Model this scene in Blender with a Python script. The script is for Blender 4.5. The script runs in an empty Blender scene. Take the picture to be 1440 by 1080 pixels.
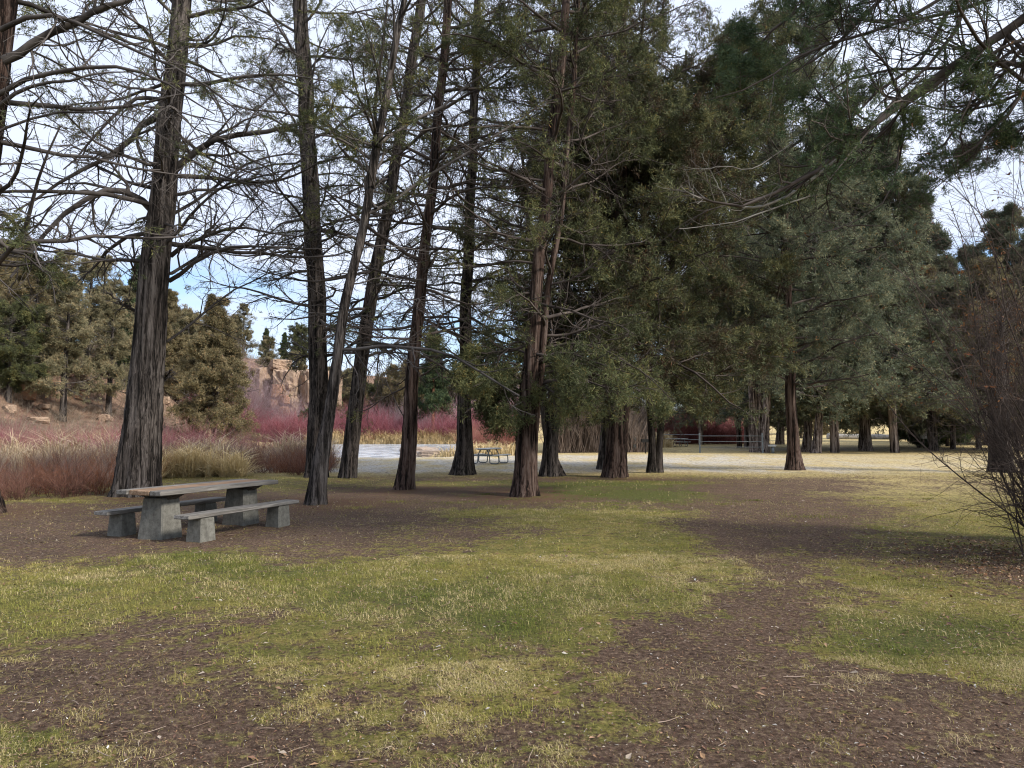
import bpy, math, numpy as np
from math import radians as R, pi
C = bpy.context.scene.collection
rng = np.random.default_rng(7)
# ------------------------------------------------------------------ camera
F, HY, HC = 960.0, 606.0, 1.62
TH = math.atan((HY-540)/F)
def ray(px, py):
    a, b = (px-720)/F, -(py-540)/F
    return np.array([a, math.cos(TH)-b*math.sin(TH), math.sin(TH)+b*math.cos(TH)])
def P(px, py, D):
    r = ray(px, py); return np.array([0, 0, HC]) + r*(D/r[1])
def project(X, Y, Z):
    dz = Z-HC; fw = Y*math.cos(TH)+dz*math.sin(TH); up = -Y*math.sin(TH)+dz*math.cos(TH)
    fw = np.where(fw > .3, fw, .3)
    return 720+F*X/fw, 540-F*up/fw
cam = bpy.data.cameras.new('camera'); co = bpy.data.objects.new('camera', cam); C.objects.link(co)
cam.sensor_width = 36; cam.lens = 24; cam.clip_end = 3000; cam.clip_start = .05
co.location = (0, 0, HC); co.rotation_euler = (pi/2+TH, 0, 0)
bpy.context.scene.camera = co
# ------------------------------------------------------------------ noise
def ss(x): x = np.clip(x, 0, 1); return x*x*(3-2*x)
def h2(i, j, s): 
    v = np.sin(i*127.1+j*311.7+s*74.7)*43758.5453
    return v-np.floor(v)
def vn(x, y, s=0):
    i, j = np.floor(x), np.floor(y); u, v = x-i, y-j; u = u*u*(3-2*u); v = v*v*(3-2*v)
    return (h2(i,j,s)*(1-u)+h2(i+1,j,s)*u)*(1-v)+(h2(i,j+1,s)*(1-u)+h2(i+1,j+1,s)*u)*v
def fbm(x, y, s=0, o=4):
    t = 0; a = .5; n = 0
    for k in range(o): t = t+a*vn(x, y, s+k*13); n += a; a *= .5; x = x*2.03+5.1; y = y*2.03+1.7
    return t/n
# ------------------------------------------------------------------ terrain
def terr(X, Y):
    X = np.asarray(X, float); Y = np.asarray(Y, float)
    z = .55*ss((Y-35)/90)*ss((X+6)/20)
    Yc = 69+0*X
    z = z-.9*ss((27-np.abs(Y-Yc))/2.5)*(1-ss((X+6.5)/3))*(1-ss((-X-19-.08*(Y-60))/5))
    z = z+15*ss((Y-(108-1.3*np.maximum(0,-X-30)))/42)*ss((-X-25)/22)
    z = z+9*ss((Y-120)/200)
    q = -X/np.maximum(Y,1); hh = 12*ss((Y-50-np.clip(.75-q,0,1)*80+3*np.sin(X*.3))/30)*ss((q-.37+.02*np.sin(Y*.35))/.26); z = np.where(hh > .02, np.maximum(z, hh), z)
    return z
def relief(X, Y):
    a = np.exp(-((Y-8)/25)**2)
    return .05*(fbm(X*.5, Y*.5, 3)-.5)+a*.022*(fbm(X*5, Y*5, 9, 3)-.5)
def ground_z(X, Y): return terr(X, Y)+relief(X, Y)
def G(px, py):
    r = ray(px, py); t = 1.0
    while t < 400:
        p = np.array([0,0,HC])+r*t
        if p[2] <= terr(p[0], p[1]): break
        t *= 1.004
    return p
# masks. blobs given in world metres as ellipses with a soft edge
def blob(X, Y, px, py, rx, ry, soft=.85):
    """px,py centre and rx,ry radii measured on the photo, laid on the ground as a world ellipse"""
    c = flat(px, py); e = flat(px+rx, py); a = flat(px, py-ry); b = flat(px, min(py+ry, 1400))
    cy = (a[1]+b[1])/2; hy = abs(a[1]-b[1])/2; hx = abs(e[0]-c[0]); cx = (px-720)/F*cy
    d = np.sqrt(((X-cx)/hx)**2+((Y-cy)/hy)**2)
    return 1-ss((d-(1-soft))/(2*soft))
def flat(px, py):
    r = ray(px, py); return r*(-HC/r[2])
DIRT = [(1105,688,95,20,.8),(1060,735,105,22,.6),(40,740,330,40,.9),(330,735,230,32,.9),(520,715,200,24,.7),(560,765,130,16,.45),(200,930,260,38,.6),(330,870,110,22,.5),(420,960,150,40,.5),(120,1010,260,50,.6),(350,1040,160,40,.7),
        (1085,712,95,30,1.),(1060,755,90,22,.85),(1078,810,60,45,.95),(1085,870,75,32,.95),(1150,680,80,12,.6),(830,705,140,6,.7),(640,690,120,5,.6),(860,673,150,4,.7),(700,672,130,3,.5),
        (1010,1010,170,80,1.),(1180,1030,250,70,1.),(1380,1040,220,75,1.),(1040,930,120,45,1.),(1180,955,90,28,.8),(850,1070,90,40,.7),(760,905,50,12,.3),(950,815,50,10,.4),(700,750,60,8,.4),(650,1060,110,20,.45),(540,900,70,16,.4),
        (1450,805,110,26,.6),(1020,668,160,4,.4)]
GRAS = [(1290,735,190,50,.6),(1200,690,120,16,.3),(600,960,200,50,.3),(640,1040,190,40,.3),(150,840,250,26,.45),(330,800,200,14,.4),(700,850,240,80,.45),(860,780,200,60,.4),(1250,850,150,60,.5),(1300,890,160,40,.5),(950,700,140,7,.6),(780,722,150,7,.6),(650,695,80,3,.35),(620,820,140,28,.5),(30,1060,60,30,.7),(900,680,170,5,.55),(430,1035,60,30,.2),(1420,1055,60,25,.5),(120,705,160,4,.5)]
GREEN = [(330,795,180,14,.8),(600,830,180,24,.9),(700,860,200,50,.5),(860,690,200,18,.8),(1300,890,150,35,.8),(1200,735,100,20,.5),(30,1060,50,25,.8),(150,830,200,22,.4),(950,850,120,40,.3),(700,700,250,15,.5)]
def masks(X, Y):
    n1 = fbm(X*.55, Y*.55, 21); n2 = fbm(X*2.3, Y*2.3, 33)
    w = .75*(n1-.5)+.8*(fbm(X*1.6,Y*1.6,35,4)-.5)
    g = .54+0*X
    Xw = X+1.5*(fbm(X*.7,Y*.7,41)-.5)+.6*(fbm(X*3,Y*3,43)-.5); Yw = Y+1.8*(fbm(X*.7,Y*.7,51)-.5)+.6*(fbm(X*3,Y*3,53)-.5)
    for px,py,rx,ry,a in DIRT: g = g-a*blob(Xw,Yw,px,py,rx,ry)
    for px,py,rx,ry,a in GRAS: g = g+a*blob(Xw,Yw,px,py,rx,ry)
    g = np.clip(g+w, 0, 1)
    gr = .12+0*X
    for px,py,rx,ry,a in GREEN: gr = gr+a*blob(Xw,Yw,px,py,rx,ry)
    gr = np.clip(gr+.7*(fbm(X*.9,Y*.9,61)-.5), 0, 1)
    dry = ss((Y-22-3*(n1-.5)-.08*np.abs(X))/5)           # pale straw, frosted beyond the trees
    dry = np.maximum(dry, .75*ss((Y-12)/10)*ss((X-5.5)/4))
    frost = ss((Y-25.5-2.5*(n1-.5))/2.5)*(1-ss((Y-43)/6))*(1-ss((X-12)/9)*.65)*ss((X+16)/5)
    frost = np.maximum(frost, .6*ss((Y-52)/3)*(1-ss((Y-60)/4))*ss((X-14)/6))
    frost = frost*np.clip(1.9*fbm(X*1.1, Y*.5, 71)-.35,0,1)
    far = ss((Y-22)/4)
    g = np.maximum(g, far*(.75+.4*(n2-.5)))
    g = g*(1-.85*ss((-X-1)/2)*ss((Y-19)/3)*0)
    # needle litter under trees
    lit = 0*X
    for (tx, ty, tr) in LITTER: lit = np.maximum(lit, 1-ss((np.hypot(X-tx, (Y-ty))-tr*.35)/(tr)))
    return g, gr, dry, np.clip(frost,0,1), lit*(.5+n2)
LITTER = []
# ------------------------------------------------------------------ mesh + materials helpers
def new_mesh(name, V, Fq, mats, Ft=None, smooth=True, mi=None):
    me = bpy.data.meshes.new(name)
    V = np.asarray(V, np.float32); nq = 0 if Fq is None else len(Fq); nt = 0 if Ft is None else len(Ft)
    me.vertices.add(len(V)); me.vertices.foreach_set('co', V.ravel())
    loops = np.concatenate([np.asarray(Fq, np.int32).ravel() if nq else np.zeros(0, np.int32), np.asarray(Ft, np.int32).ravel() if nt else np.zeros(0, np.int32)])
    me.loops.add(len(loops)); me.loops.foreach_set('vertex_index', loops)
    me.polygons.add(nq+nt)
    st = np.concatenate([np.arange(nq)*4, nq*4+np.arange(nt)*3]).astype(np.int32)
    me.polygons.foreach_set('loop_start', st)
    me.polygons.foreach_set('loop_total', np.concatenate([np.full(nq,4), np.full(nt,3)]).astype(np.int32))
    for m in mats: me.materials.append(m)
    if mi is not None: me.polygons.foreach_set('material_index', np.asarray(mi, np.int32))
    me.update(calc_edges=True)
    me.polygons.foreach_set('use_smooth', np.full(nq+nt, smooth))
    return me
def link(name, me, parent=None, loc=None):
    o = bpy.data.objects.new(name, me); C.objects.link(o)
    if parent: o.parent = parent
    if loc is not None: o.location = loc
    return o
def tag(o, label=None, cat=None, group=None, kind=None):
    for k, v in (('label',label),('category',cat),('group',group),('kind',kind)):
        if v: o[k] = v
    return o
def empty(name, loc, label, cat, group=None, rz=0):
    o = bpy.data.objects.new(name, None); C.objects.link(o); o.location = loc; o.rotation_euler.z = rz; o.empty_display_size = .2
    return tag(o, label, cat, group)
def colattr(me, name, rgba):
    a = me.color_attributes.new(name, 'FLOAT_COLOR', 'POINT'); a.data.foreach_set('color', np.asarray(rgba, np.float32).ravel())
class MB:
    def __init__(s): s.V = []; s.Q = []; s.T = []; s.n = 0
    def add(s, V, Q=None, T=None):
        V = np.asarray(V, float).reshape(-1, 3)
        if Q is not None and len(Q): s.Q.append(np.asarray(Q).reshape(-1,4)+s.n)
        if T is not None and len(T): s.T.append(np.asarray(T).reshape(-1,3)+s.n)
        s.V.append(V); s.n += len(V)
    def mesh(s, name, mat, smooth=True):
        return new_mesh(name, np.concatenate(s.V), np.concatenate(s.Q) if s.Q else None, [mat], np.concatenate(s.T) if s.T else None, smooth)
    def build(s, name, mat, parent=None, smooth=True, off=None):
        me = s.mesh(name, mat, smooth); return link(name, me, parent)
    def box(s, c, d, rz=0, taper=1, jit=0, bev=.006, shear=0):
        # bevelled box: chamfered via 24-vertex construction
        hx, hy, hz = np.array(d)/2; vs = []
        import itertools
        b = min(bev, hx*.45, hy*.45, hz*.45)
        for sz in (-1,1):
            for sy in (-1,1):
                for sx in (-1,1):
                    tp = taper if sz > 0 else 1
                    X, Y, Z = hx*tp, hy*tp, hz
                    vs += [(sx*(X-b), sy*(Y-b), sz*Z), (sx*X, sy*(Y-b), sz*(Z-b)), (sx*(X-b), sy*Y, sz*(Z-b))]
        V = np.array(vs)
        if jit: V = V+rng.normal(0, jit, V.shape)
        id_ = lambda sx,sy,sz,k: ((sz>0)*4+(sy>0)*2+(sx>0))*3+k
        Q = []; T = []
        for sz in (-1,1): Q.append([id_(-1,-1,sz,0),id_(1,-1,sz,0),id_(1,1,sz,0),id_(-1,1,sz,0)])
        for sx in (-1,1): Q.append([id_(sx,-1,-1,1),id_(sx,1,-1,1),id_(sx,1,1,1),id_(sx,-1,1,1)])
        for sy in (-1,1): Q.append([id_(-1,sy,-1,2),id_(1,sy,-1,2),id_(1,sy,1,2),id_(-1,sy,1,2)])
        for sz in (-1,1):
            for sx in (-1,1): Q.append([id_(sx,-1,sz,0),id_(sx,1,sz,0),id_(sx,1,sz,1),id_(sx,-1,sz,1)])
            for sy in (-1,1): Q.append([id_(-1,sy,sz,0),id_(1,sy,sz,0),id_(1,sy,sz,2),id_(-1,sy,sz,2)])
        for sx in (-1,1):
            for sy in (-1,1):
                Q.append([id_(sx,sy,-1,1),id_(sx,sy,1,1),id_(sx,sy,1,2),id_(sx,sy,-1,2)])
                for sz in (-1,1): T.append([id_(sx,sy,sz,0),id_(sx,sy,sz,1),id_(sx,sy,sz,2)])
        cz, sn = math.cos(rz), math.sin(rz)
        V = np.stack([V[:,0]*cz-V[:,1]*sn, V[:,0]*sn+V[:,1]*cz, V[:,2]], 1)+np.array(c)
        s.add(V, Q, T); return s
    def tube(s, pts, r, n=8):
        pts = np.asarray(pts, float)[None]; r = np.broadcast_to(np.asarray(r, float), pts.shape[1])[None]
        V, Q = tubes(pts, r, n); k = len(V); s.add(V, Q)
        m = pts.shape[1]
        s.add([pts[0,0], pts[0,-1]]); a = s.n-2; o = s.n-2-k
        s.T.append(np.array([[a, o+(i+1)%n, o+i] for i in range(n)]+[[a+1, o+(m-1)*n+i, o+(m-1)*n+(i+1)%n] for i in range(n)])); return s
def norm(v): return v/np.maximum(np.linalg.norm(v, axis=-1, keepdims=True), 1e-9)
def tubes(Pt, Rd, n=3):
    """Pt (N,k,3), Rd (N,k) -> verts, quads"""
    N, k, _ = Pt.shape
    T = np.empty_like(Pt); T[:,1:-1] = Pt[:,2:]-Pt[:,:-2]; T[:,0] = Pt[:,1]-Pt[:,0]; T[:,-1] = Pt[:,-1]-Pt[:,-2]; T = norm(T)
    ref = np.where(np.abs(T[:,:1,2:3]) > .8, np.array([1.,0,0]), np.array([0,0,1.]))
    A = norm(np.cross(T, np.broadcast_to(ref, T.shape))); B = np.cross(T, A)
    an = np.arange(n)/n*2*pi
    V = Pt[:,:,None,:]+Rd[:,:,None,None]*(A[:,:,None,:]*np.cos(an)[None,None,:,None]+B[:,:,None,:]*np.sin(an)[None,None,:,None])
    b = (np.arange(N)[:,None,None]*k+np.arange(k-1)[None,:,None])*n; i = np.arange(n)[None,None,:]; j = (i+1)%n
    Q = np.stack([b+i, b+j, b+n+j, b+n+i], -1).reshape(-1,4)
    return V.reshape(-1,3), Q
def grow(st, d, L, k, wander, lift, g):
    N = len(st); out = np.empty((N,k,3)); out[:,0] = st; d = norm(d); p = st.copy(); s = (L/(k-1))[:,None]
    lift = np.broadcast_to(lift, (k-1,)) if np.ndim(lift) <= 1 else lift
    for i in range(1,k):
        d = norm(d+g.normal(0, wander, (N,3))+np.array([0,0,1.])*lift[i-1]); p = p+d*s; out[:,i] = p
    return out
def kids(Pt, Rd, n, t0, t1, lf, ang, g, flat_=.5, rr=.5, taper=.6, side=None):
    """n children per parent; returns starts, dirs, lengths, radii, parent t"""
    N, k, _ = Pt.shape
    pi_ = np.repeat(np.arange(N), n); M = len(pi_)
    t = g.uniform(t0, t1, M); u = t*(k-1); i = np.minimum(u.astype(int), k-2); f = (u-i)[:,None]
    st = Pt[pi_,i]*(1-f)+Pt[pi_,i+1]*f; pd = norm(Pt[pi_,i+1]-Pt[pi_,i])
    r = Rd[pi_,i]*(1-f[:,0])+Rd[pi_,i+1]*f[:,0]
    q = g.normal(0,1,(M,3)); q[:,2] *= flat_; q = norm(q-(q*pd).sum(1,keepdims=True)*pd)
    a = g.normal(ang, .25, M)[:,None]
    d = norm(pd*np.cos(a)+q*np.sin(a))
    pl = np.linalg.norm(np.diff(Pt,axis=1),axis=2).sum(1)[pi_]
    L = pl*lf*(1-taper*t)*g.uniform(.5,1.25,M)
    return st, d, L, r*rr, t, pi_
def leafs(pos, dr, m, L, W, g, spread=.7, cent=0):
    N = len(pos); p = np.repeat(pos, m, 0); d = np.repeat(norm(dr), m, 0)
    p = p+d*g.uniform(-.35,.75,(N*m,1))*L
    d = norm(d*.75+g.normal(0, spread, d.shape)+np.array([0,0,.12]))
    l = L*g.uniform(.45,1.1,(N*m,1)); sd = norm(np.cross(d, g.normal(0,1,d.shape)))*W*g.uniform(.6,1.3,(N*m,1))
    V = np.stack([p, p+d*l*.5+sd, p+d*l, p+d*l*.5-sd], 1).reshape(-1,3)
    return V, np.arange(N*m*4).reshape(-1,4)
# ------------------------------------------------------------------ materials
def mat(name):
    m = bpy.data.materials.new(name); m.use_nodes = True; nt = m.node_tree; nt.nodes.clear()
    o = nt.nodes.new('ShaderNodeOutputMaterial'); b = nt.nodes.new('ShaderNodeBsdfPrincipled'); nt.links.new(b.outputs[0], o.inputs[0])
    b.inputs['Roughness'].default_value = .9; b.inputs['Specular IOR Level'].default_value = .15
    return m, nt, b
def N(nt, t, **kw):
    n = nt.nodes.new('ShaderNode'+t)
    for k, v in kw.items():
        if k in n.inputs.keys(): n.inputs[k].default_value = v
        else: setattr(n, k, v)
    return n
def ramp(nt, src, stops, interp='LINEAR'):
    r = nt.nodes.new('ShaderNodeValToRGB'); r.color_ramp.interpolation = interp; e = r.color_ramp.elements
    while len(e) > 1: e.remove(e[-1])
    e[0].position = stops[0][0]; e[0].color = (*stops[0][1], 1)
    for p, c in stops[1:]: x = e.new(p); x.color = (*c, 1)
    if src is not None: nt.links.new(src, r.inputs[0])
    return r.outputs[0]
def mix(nt, f, a, b, mode='MIX'):
    m = nt.nodes.new('ShaderNodeMix'); m.data_type = 'RGBA'; m.blend_type = mode
    for s, v in ((m.inputs[0], f), (m.inputs[6], a), (m.inputs[7], b)):
        if hasattr(v, 'links'): nt.links.new(v, s)
        elif isinstance(v, (int, float)): s.default_value = v
        else: s.default_value = (*v, 1)
    return m.outputs[2]
def noise(nt, scale, detail=4, vec=None, mapping=None, rough=.6, dist=0):
    n = N(nt, 'TexNoise'); n.inputs['Scale'].default_value = scale; n.inputs['Detail'].default_value = detail; n.inputs['Roughness'].default_value = rough; n.inputs['Distortion'].default_value = dist
    tc = N(nt, 'TexCoord'); v = tc.outputs['Object'] if vec is None else vec
    if mapping: mp = N(nt, 'Mapping'); mp.inputs['Scale'].default_value = mapping; nt.links.new(v, mp.inputs[0]); v = mp.outputs[0]
    nt.links.new(v, n.inputs['Vector']); return n.outputs['Fac']
def bump(nt, b, h, st, dist):
    n = N(nt, 'Bump'); n.inputs['Strength'].default_value = st; n.inputs['Distance'].default_value = dist; nt.links.new(h, n.inputs['Height']); nt.links.new(n.outputs[0], b.inputs['Normal'])
def bark(name, c0, c1, c2, mp=(26,26,2.0), bs=1.):
    m, nt, b = mat(name)
    n1 = noise(nt, 1, 6, mapping=mp, rough=.7, dist=1.2); n2 = noise(nt, .9, 3); n3 = noise(nt, 1, 3, mapping=(9,9,.55), rough=.5, dist=.5)
    f = N(nt, 'Math', operation='MULTIPLY_ADD'); f.inputs[1].default_value = .9; nt.links.new(n3, f.inputs[0])
    o_ = N(nt, 'Math', operation='ADD'); o_.inputs[1].default_value = -.45; nt.links.new(n1, o_.inputs[0]); nt.links.new(o_.outputs[0], f.inputs[2])
    c = ramp(nt, f.outputs[0], [(.36, tuple(x*.35 for x in c0)), (.44, c0), (.52, c1), (.66, c2), (.8, tuple(min(1,x*1.25) for x in c2))])
    c = mix(nt, .6, c, ramp(nt, n2, [(.3,(.6,.52,.48)),(.7,(1.2,1.2,1.22))]), 'MULTIPLY')
    nt.links.new(c, b.inputs['Base Color']); bump(nt, b, f.outputs[0], bs, .07); return m
BARK_GREY = bark('bark_grey', (.032,.027,.024), (.085,.073,.065), (.17,.15,.136))
BARK_DARK = bark('bark_dark', (.02,.017,.015), (.06,.05,.044), (.13,.112,.10), mp=(20,20,3.2))
BARK_RED = bark('bark_red', (.026,.017,.013), (.085,.053,.041), (.16,.12,.10), mp=(32,32,1.7))
BARK_PALE = bark('bark_pale', (.06,.045,.038), (.18,.145,.125), (.34,.29,.26), mp=(14,14,1.2))
BARK_PINE = bark('bark_pine', (.08,.035,.02), (.24,.11,.06), (.34,.2,.13), mp=(9,9,3))
def twigmat(name, a, b_, sc=8):
    m, nt, b = mat(name); c = ramp(nt, noise(nt, sc, 3), [(.35, a), (.65, b_)]); nt.links.new(c, b.inputs['Base Color']); return m
TWIG = twigmat('twig_grey', (.035,.03,.027), (.12,.105,.098), 1.5)
TWIG_D = twigmat('twig_dark', (.04,.031,.027), (.11,.09,.08), 1.5)
DEADWOOD = twigmat('deadwood', (.22,.2,.18), (.42,.4,.37), 3)
def leafmat(name, cols, sc=1.1, tr=.25):
    m, nt, b = mat(name); b.inputs['Roughness'].default_value = .75
    g = N(nt, 'NewGeometry'); n1 = noise(nt, sc, 3)
    c = ramp(nt, n1, [(.36, cols[0]), (.5, cols[1]), (.62, cols[2])])
    c2 = ramp(nt, g.outputs['Random Per Island'], [(0, (.5,.5,.5)), (.75, (1.15,1.15,1.1)), (.93, (1.5,1.35,1.2)), (1., (2.1,1.2,.8))])
    c = mix(nt, .8, c, c2, 'MULTIPLY'); nt.links.new(c, b.inputs['Base Color'])
    t = N(nt, 'BsdfTranslucent'); nt.links.new(c, t.inputs[0]); mx = N(nt, 'MixShader'); mx.inputs[0].default_value = tr
    out = [n for n in nt.nodes if n.type == 'OUTPUT_MATERIAL'][0]
    nt.links.new(b.outputs[0], mx.inputs[1]); nt.links.new(t.outputs[0], mx.inputs[2]); nt.links.new(mx.outputs[0], out.inputs[0]); return m
LEAF = leafmat('juniper_leaf', [(.055,.06,.034), (.10,.115,.055), (.18,.185,.08)])
LEAF_D = leafmat('juniper_leaf_dark', [(.085,.06,.04), (.08,.095,.05), (.17,.17,.08)])
LEAF_G = leafmat('juniper_leaf_grey', [(.085,.105,.07), (.145,.17,.115), (.25,.265,.17)])
LEAF_O = leafmat('juniper_leaf_olive', [(.12,.10,.06), (.19,.165,.09), (.30,.25,.15)])
LEAF_P = leafmat('pine_needle', [(.045,.07,.04), (.075,.11,.055), (.12,.15,.07)])
LEAF_T = leafmat('willow_tan', [(.14,.13,.075), (.22,.205,.125), (.33,.29,.18)])
LEAF_B = leafmat('dry_leaf', [(.10,.04,.02), (.18,.08,.035), (.26,.14,.06)])
# attribute material: colour per vertex times a little noise
def attrmat(name, rough=.95):
    m, nt, b = mat(name); a = N(nt, 'Attribute', attribute_name='Col'); b.inputs['Roughness'].default_value = rough
    nt.links.new(a.outputs['Color'], b.inputs['Base Color']); return m
STALK = attrmat('stalks')
def c3(*a): return np.array(a, float)
# ------------------------------------------------------------------ trees
def trunk_geo(mb, pts, rad, base_z, seed, n=36, rough=.05, toes=.3, dz=.12):
    g = np.random.default_rng(seed); pts = np.asarray(pts, float); rad = np.asarray(rad, float)
    z = pts[:,2]; zz = np.unique(np.concatenate([np.arange(base_z-.15, min(base_z+3.2, z[-1]), dz), np.arange(base_z+3.2, z[-1], .35), [z[-1]]]))
    X = np.interp(zz, z, pts[:,0]); Y = np.interp(zz, z, pts[:,1]); r = np.interp(zz, z, rad)
    ker = np.array([1,2,3,2,1])/9.
    X[2:-2] = np.convolve(X, ker, 'valid'); Y[2:-2] = np.convolve(Y, ker, 'valid'); r[2:-2] = np.convolve(r, ker, 'valid')
    X = X+.02*np.sin(zz*1.7+seed); a = np.arange(n)/n*2*pi
    hgt = np.maximum(zz-base_z, 0)[:,None]; A = a[None,:]
    fl = sum(np.cos(k*A+g.uniform(0,6.3)+.10*hgt*g.normal())*w for k, w in ((3,.5),(5,.6),(7,.5),(9,.35)))
    s = 1+fl*(.045+toes*.35*np.exp(-hgt/.45))+toes*.5*np.exp(-hgt/.22)
    rd = sum(np.cos(k*A+g.uniform(0,6.3)+np.sin(hgt*g.uniform(.5,1.5)+g.uniform(0,6))*.8) for k in (13,15,17))/3
    s = s+rough*rd+.02*g.normal(0,1,s.shape)
    RR = r[:,None]*s
    V = np.stack([X[:,None]+RR*np.cos(A), Y[:,None]+RR*np.sin(A), np.broadcast_to(zz[:,None], RR.shape)], -1).reshape(-1,3)
    m = len(zz); b = (np.arange(m-1)[:,None])*n; i = np.arange(n)[None]; j = (i+1)%n
    Q = np.stack([b+i, b+j, b+n+j, b+n+i], -1).reshape(-1,4); mb.add(V, Q)
    mb.add([[X[-1],Y[-1],zz[-1]+r[-1]]]); t = mb.n-1; o = mb.n-1-m*n+(m-1)*n
    mb.T.append(np.array([[t, o+k, o+(k+1)%n] for k in range(n)]))
    return lambda q: (np.stack([np.interp(q, zz, X), np.interp(q, zz, Y), q], -1), np.interp(q, zz, r))
def foliage_set(V_Q, mb): mb.add(*V_Q)
def tree(name, label, cat, stems, seed, bark_m, leaf_m, twig_m, z0, z1, nl, Lfun, elev, dens, loc=None, ns=8, nt_=8, group=None,
         extra=(), fol_z=0, fol_t=.35, tuft=.14, bw=.0085, blades=13, lift=.05, az=None, droop=-.01, secf=.5, tw=.45, rough=.05, toes=.3, tk=4, sides=36, gate=.36, rep=1, lr=1, sag=0):
    """stems: list of (points, radii); limbs drawn from stems; extra: polylines with (pts, r0, r1, density)"""
    g = np.random.default_rng(seed); base = np.asarray(stems[0][0][0], float) if loc is None else np.asarray(loc, float)
    root = empty(name, base, label, cat, group)
    mt = MB(); fs = [trunk_geo(mt, p, r, p[0][2], seed+i, n=sides, rough=rough, toes=toes) for i, (p, r) in enumerate(stems)]
    # limbs
    st = []; dd = []; LL = []; rr = []
    k = 0
    for i in range(nl):
        z = z0+(z1-z0)*((i+g.uniform(0,1))/nl); s = fs[i%len(fs)]; s_top = stems[i%len(fs)][0][-1][2]
        z = min(z, s_top-.2); p, r = s(np.array([z])); a = i*2.39996+g.normal(0,.35)
        if az is not None: a = az(g)
        e = elev(z)+g.normal(0,.16); L = Lfun(z)*g.uniform(.65,1.2)
        d = np.array([math.cos(a)*math.cos(e), math.sin(a)*math.cos(e), math.sin(e)])
        st.append(p[0]); dd.append(d); LL.append(L); rr.append(min(r[0]*.5, .012+L*.0115*lr))
    K = 9
    PL = grow(np.array(st), np.array(dd), np.array(LL), K, .16, np.linspace(droop, lift, K-1), g)
    RL = np.array(rr)[:,None]*np.linspace(1,.22,K)[None]
    DL = np.ones(nl)*1.
    if len(extra):
        E = []; ER = []; ED = []
        for pts, r0, r1, dn in extra:
            pts = np.asarray(pts, float); u = np.linspace(0, len(pts)-1, K); q = np.stack([np.interp(u, np.arange(len(pts)), pts[:,c]) for c in range(3)], 1)
            q[1:-1] = (q[:-2]+2*q[1:-1]+q[2:])/4; q[1:] += g.normal(0,.02,q[1:].shape); E.append(q); ER.append(np.linspace(r0, r1, K)); ED.append(dn)
        PL = np.concatenate([PL, np.array(E)]); RL = np.concatenate([RL, np.array(ER)]); DL = np.concatenate([DL, ED])
    br = MB(); V, Q = tubes(PL, RL, 6); br.add(V, Q)
    s2, d2, L2, r2, t2, p2 = kids(PL, RL, ns, .18, 1, secf, .85, g, .45, .55)
    P2 = grow(s2, d2, L2, 6, .22, .03-.06*sag, g); R2 = np.maximum(r2[:,None]*np.linspace(1,.3,6)[None], .0028); V, Q = tubes(P2, R2, 4); br.add(V, Q)
    s3, d3, L3, r3, t3, p3 = kids(P2, R2, nt_, .1, 1, tw, .75, g, .6, .6, .4)
    P3 = grow(s3, d3, np.maximum(L3, .12), tk, .22, .04-.16*sag, g); R3 = np.maximum(r3[:,None]*np.linspace(1,.4,tk)[None], .0022); V, Q = tubes(P3, R3, 3); br.add(V, Q)
    # tips of the limbs and twigs carry sprays
    pos = [P2[:,-1], P3[:,-1], (P3[:,-1]+P3[:,-2])/2, P3[:,-2], (P2[:,-1]+P2[:,-2])/2, PL[:,-1]]
    dr = [P2[:,-1]-P2[:,-2]]+[P3[:,-1]-P3[:,-2]]*3+[P2[:,-1]-P2[:,-2], PL[:,-1]-PL[:,-2]]
    tl = [t2, t2[p3], t2[p3], t2[p3], t2, np.ones(len(PL))]; pp = [DL[p2], DL[p2[p3]], DL[p2[p3]], DL[p2[p3]], DL[p2], DL]
    pos = np.concatenate(pos); dr = np.concatenate(dr); tl = np.concatenate(tl); pp = np.concatenate(pp)
    n = fbm(pos[:,0]*.8+pos[:,2]*.55, pos[:,1]*.8-pos[:,2]*.7, seed, 3)
    pr = np.array([dens(q) for q in np.linspace(0, 40, 401)])[np.clip((pos[:,2]*10).astype(int),0,400)]*pp*ss((tl-fol_t+.2)/.35)*np.clip((n-gate)*6, 0, 1.15)
    if rep > 1: j = np.repeat(np.arange(len(pos)), rep); pos = pos[j]+g.normal(0,tuft*.55,(len(j),3)); dr = dr[j]+g.normal(0,.05,(len(j),3)); pr = pr[j]
    kp = g.uniform(0,1,len(pos)) < pr
    o = np.asarray(base)
    def shift(m): m.V = [v-o for v in m.V]
    shift(mt); shift(br)
    mt.build('trunk', bark_m, root); br.build('branches', twig_m, root)
    if kp.sum():
        V, Q = leafs(pos[kp], dr[kp], blades, tuft, bw, g); cr = MB(); cr.add(V-o, Q); cr.build('crown', leaf_m, root, smooth=False)
    return root
def stem(pxs, zt=None, ytilt=0, D=None, wmul=1):
    """pxs: [(x, y, width)] from the photo; the first is the base on the ground"""
    b = G(pxs[0][0], pxs[0][1]); D = b[1] if D is None else D
    pts = [P(pxs[0][0], pxs[0][1], D)]; pts[0][2] = min(pts[0][2], terr(pts[0][0], pts[0][1])); rad = [pxs[0][2]*D/F/2*wmul]
    for x, y, w in pxs[1:]:
        pts.append(P(x, y, D)+np.array([0,ytilt*(pxs[0][1]-y)/600,0])); rad.append(w*D/F/2*wmul)
    if zt and zt > pts[-1][2]:
        d = (pts[-1]-pts[-2])/(pts[-1][2]-pts[-2][2]); h = zt-pts[-1][2]; pts.append(pts[-1]+d*h); rad.append(max(rad[-1]*.35, .04))
    LITTER.append((pts[0][0], pts[0][1], 1.9))
    return np.array(pts), np.array(rad)*np.where(np.arange(len(rad))==0,.86,.90)
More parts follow.
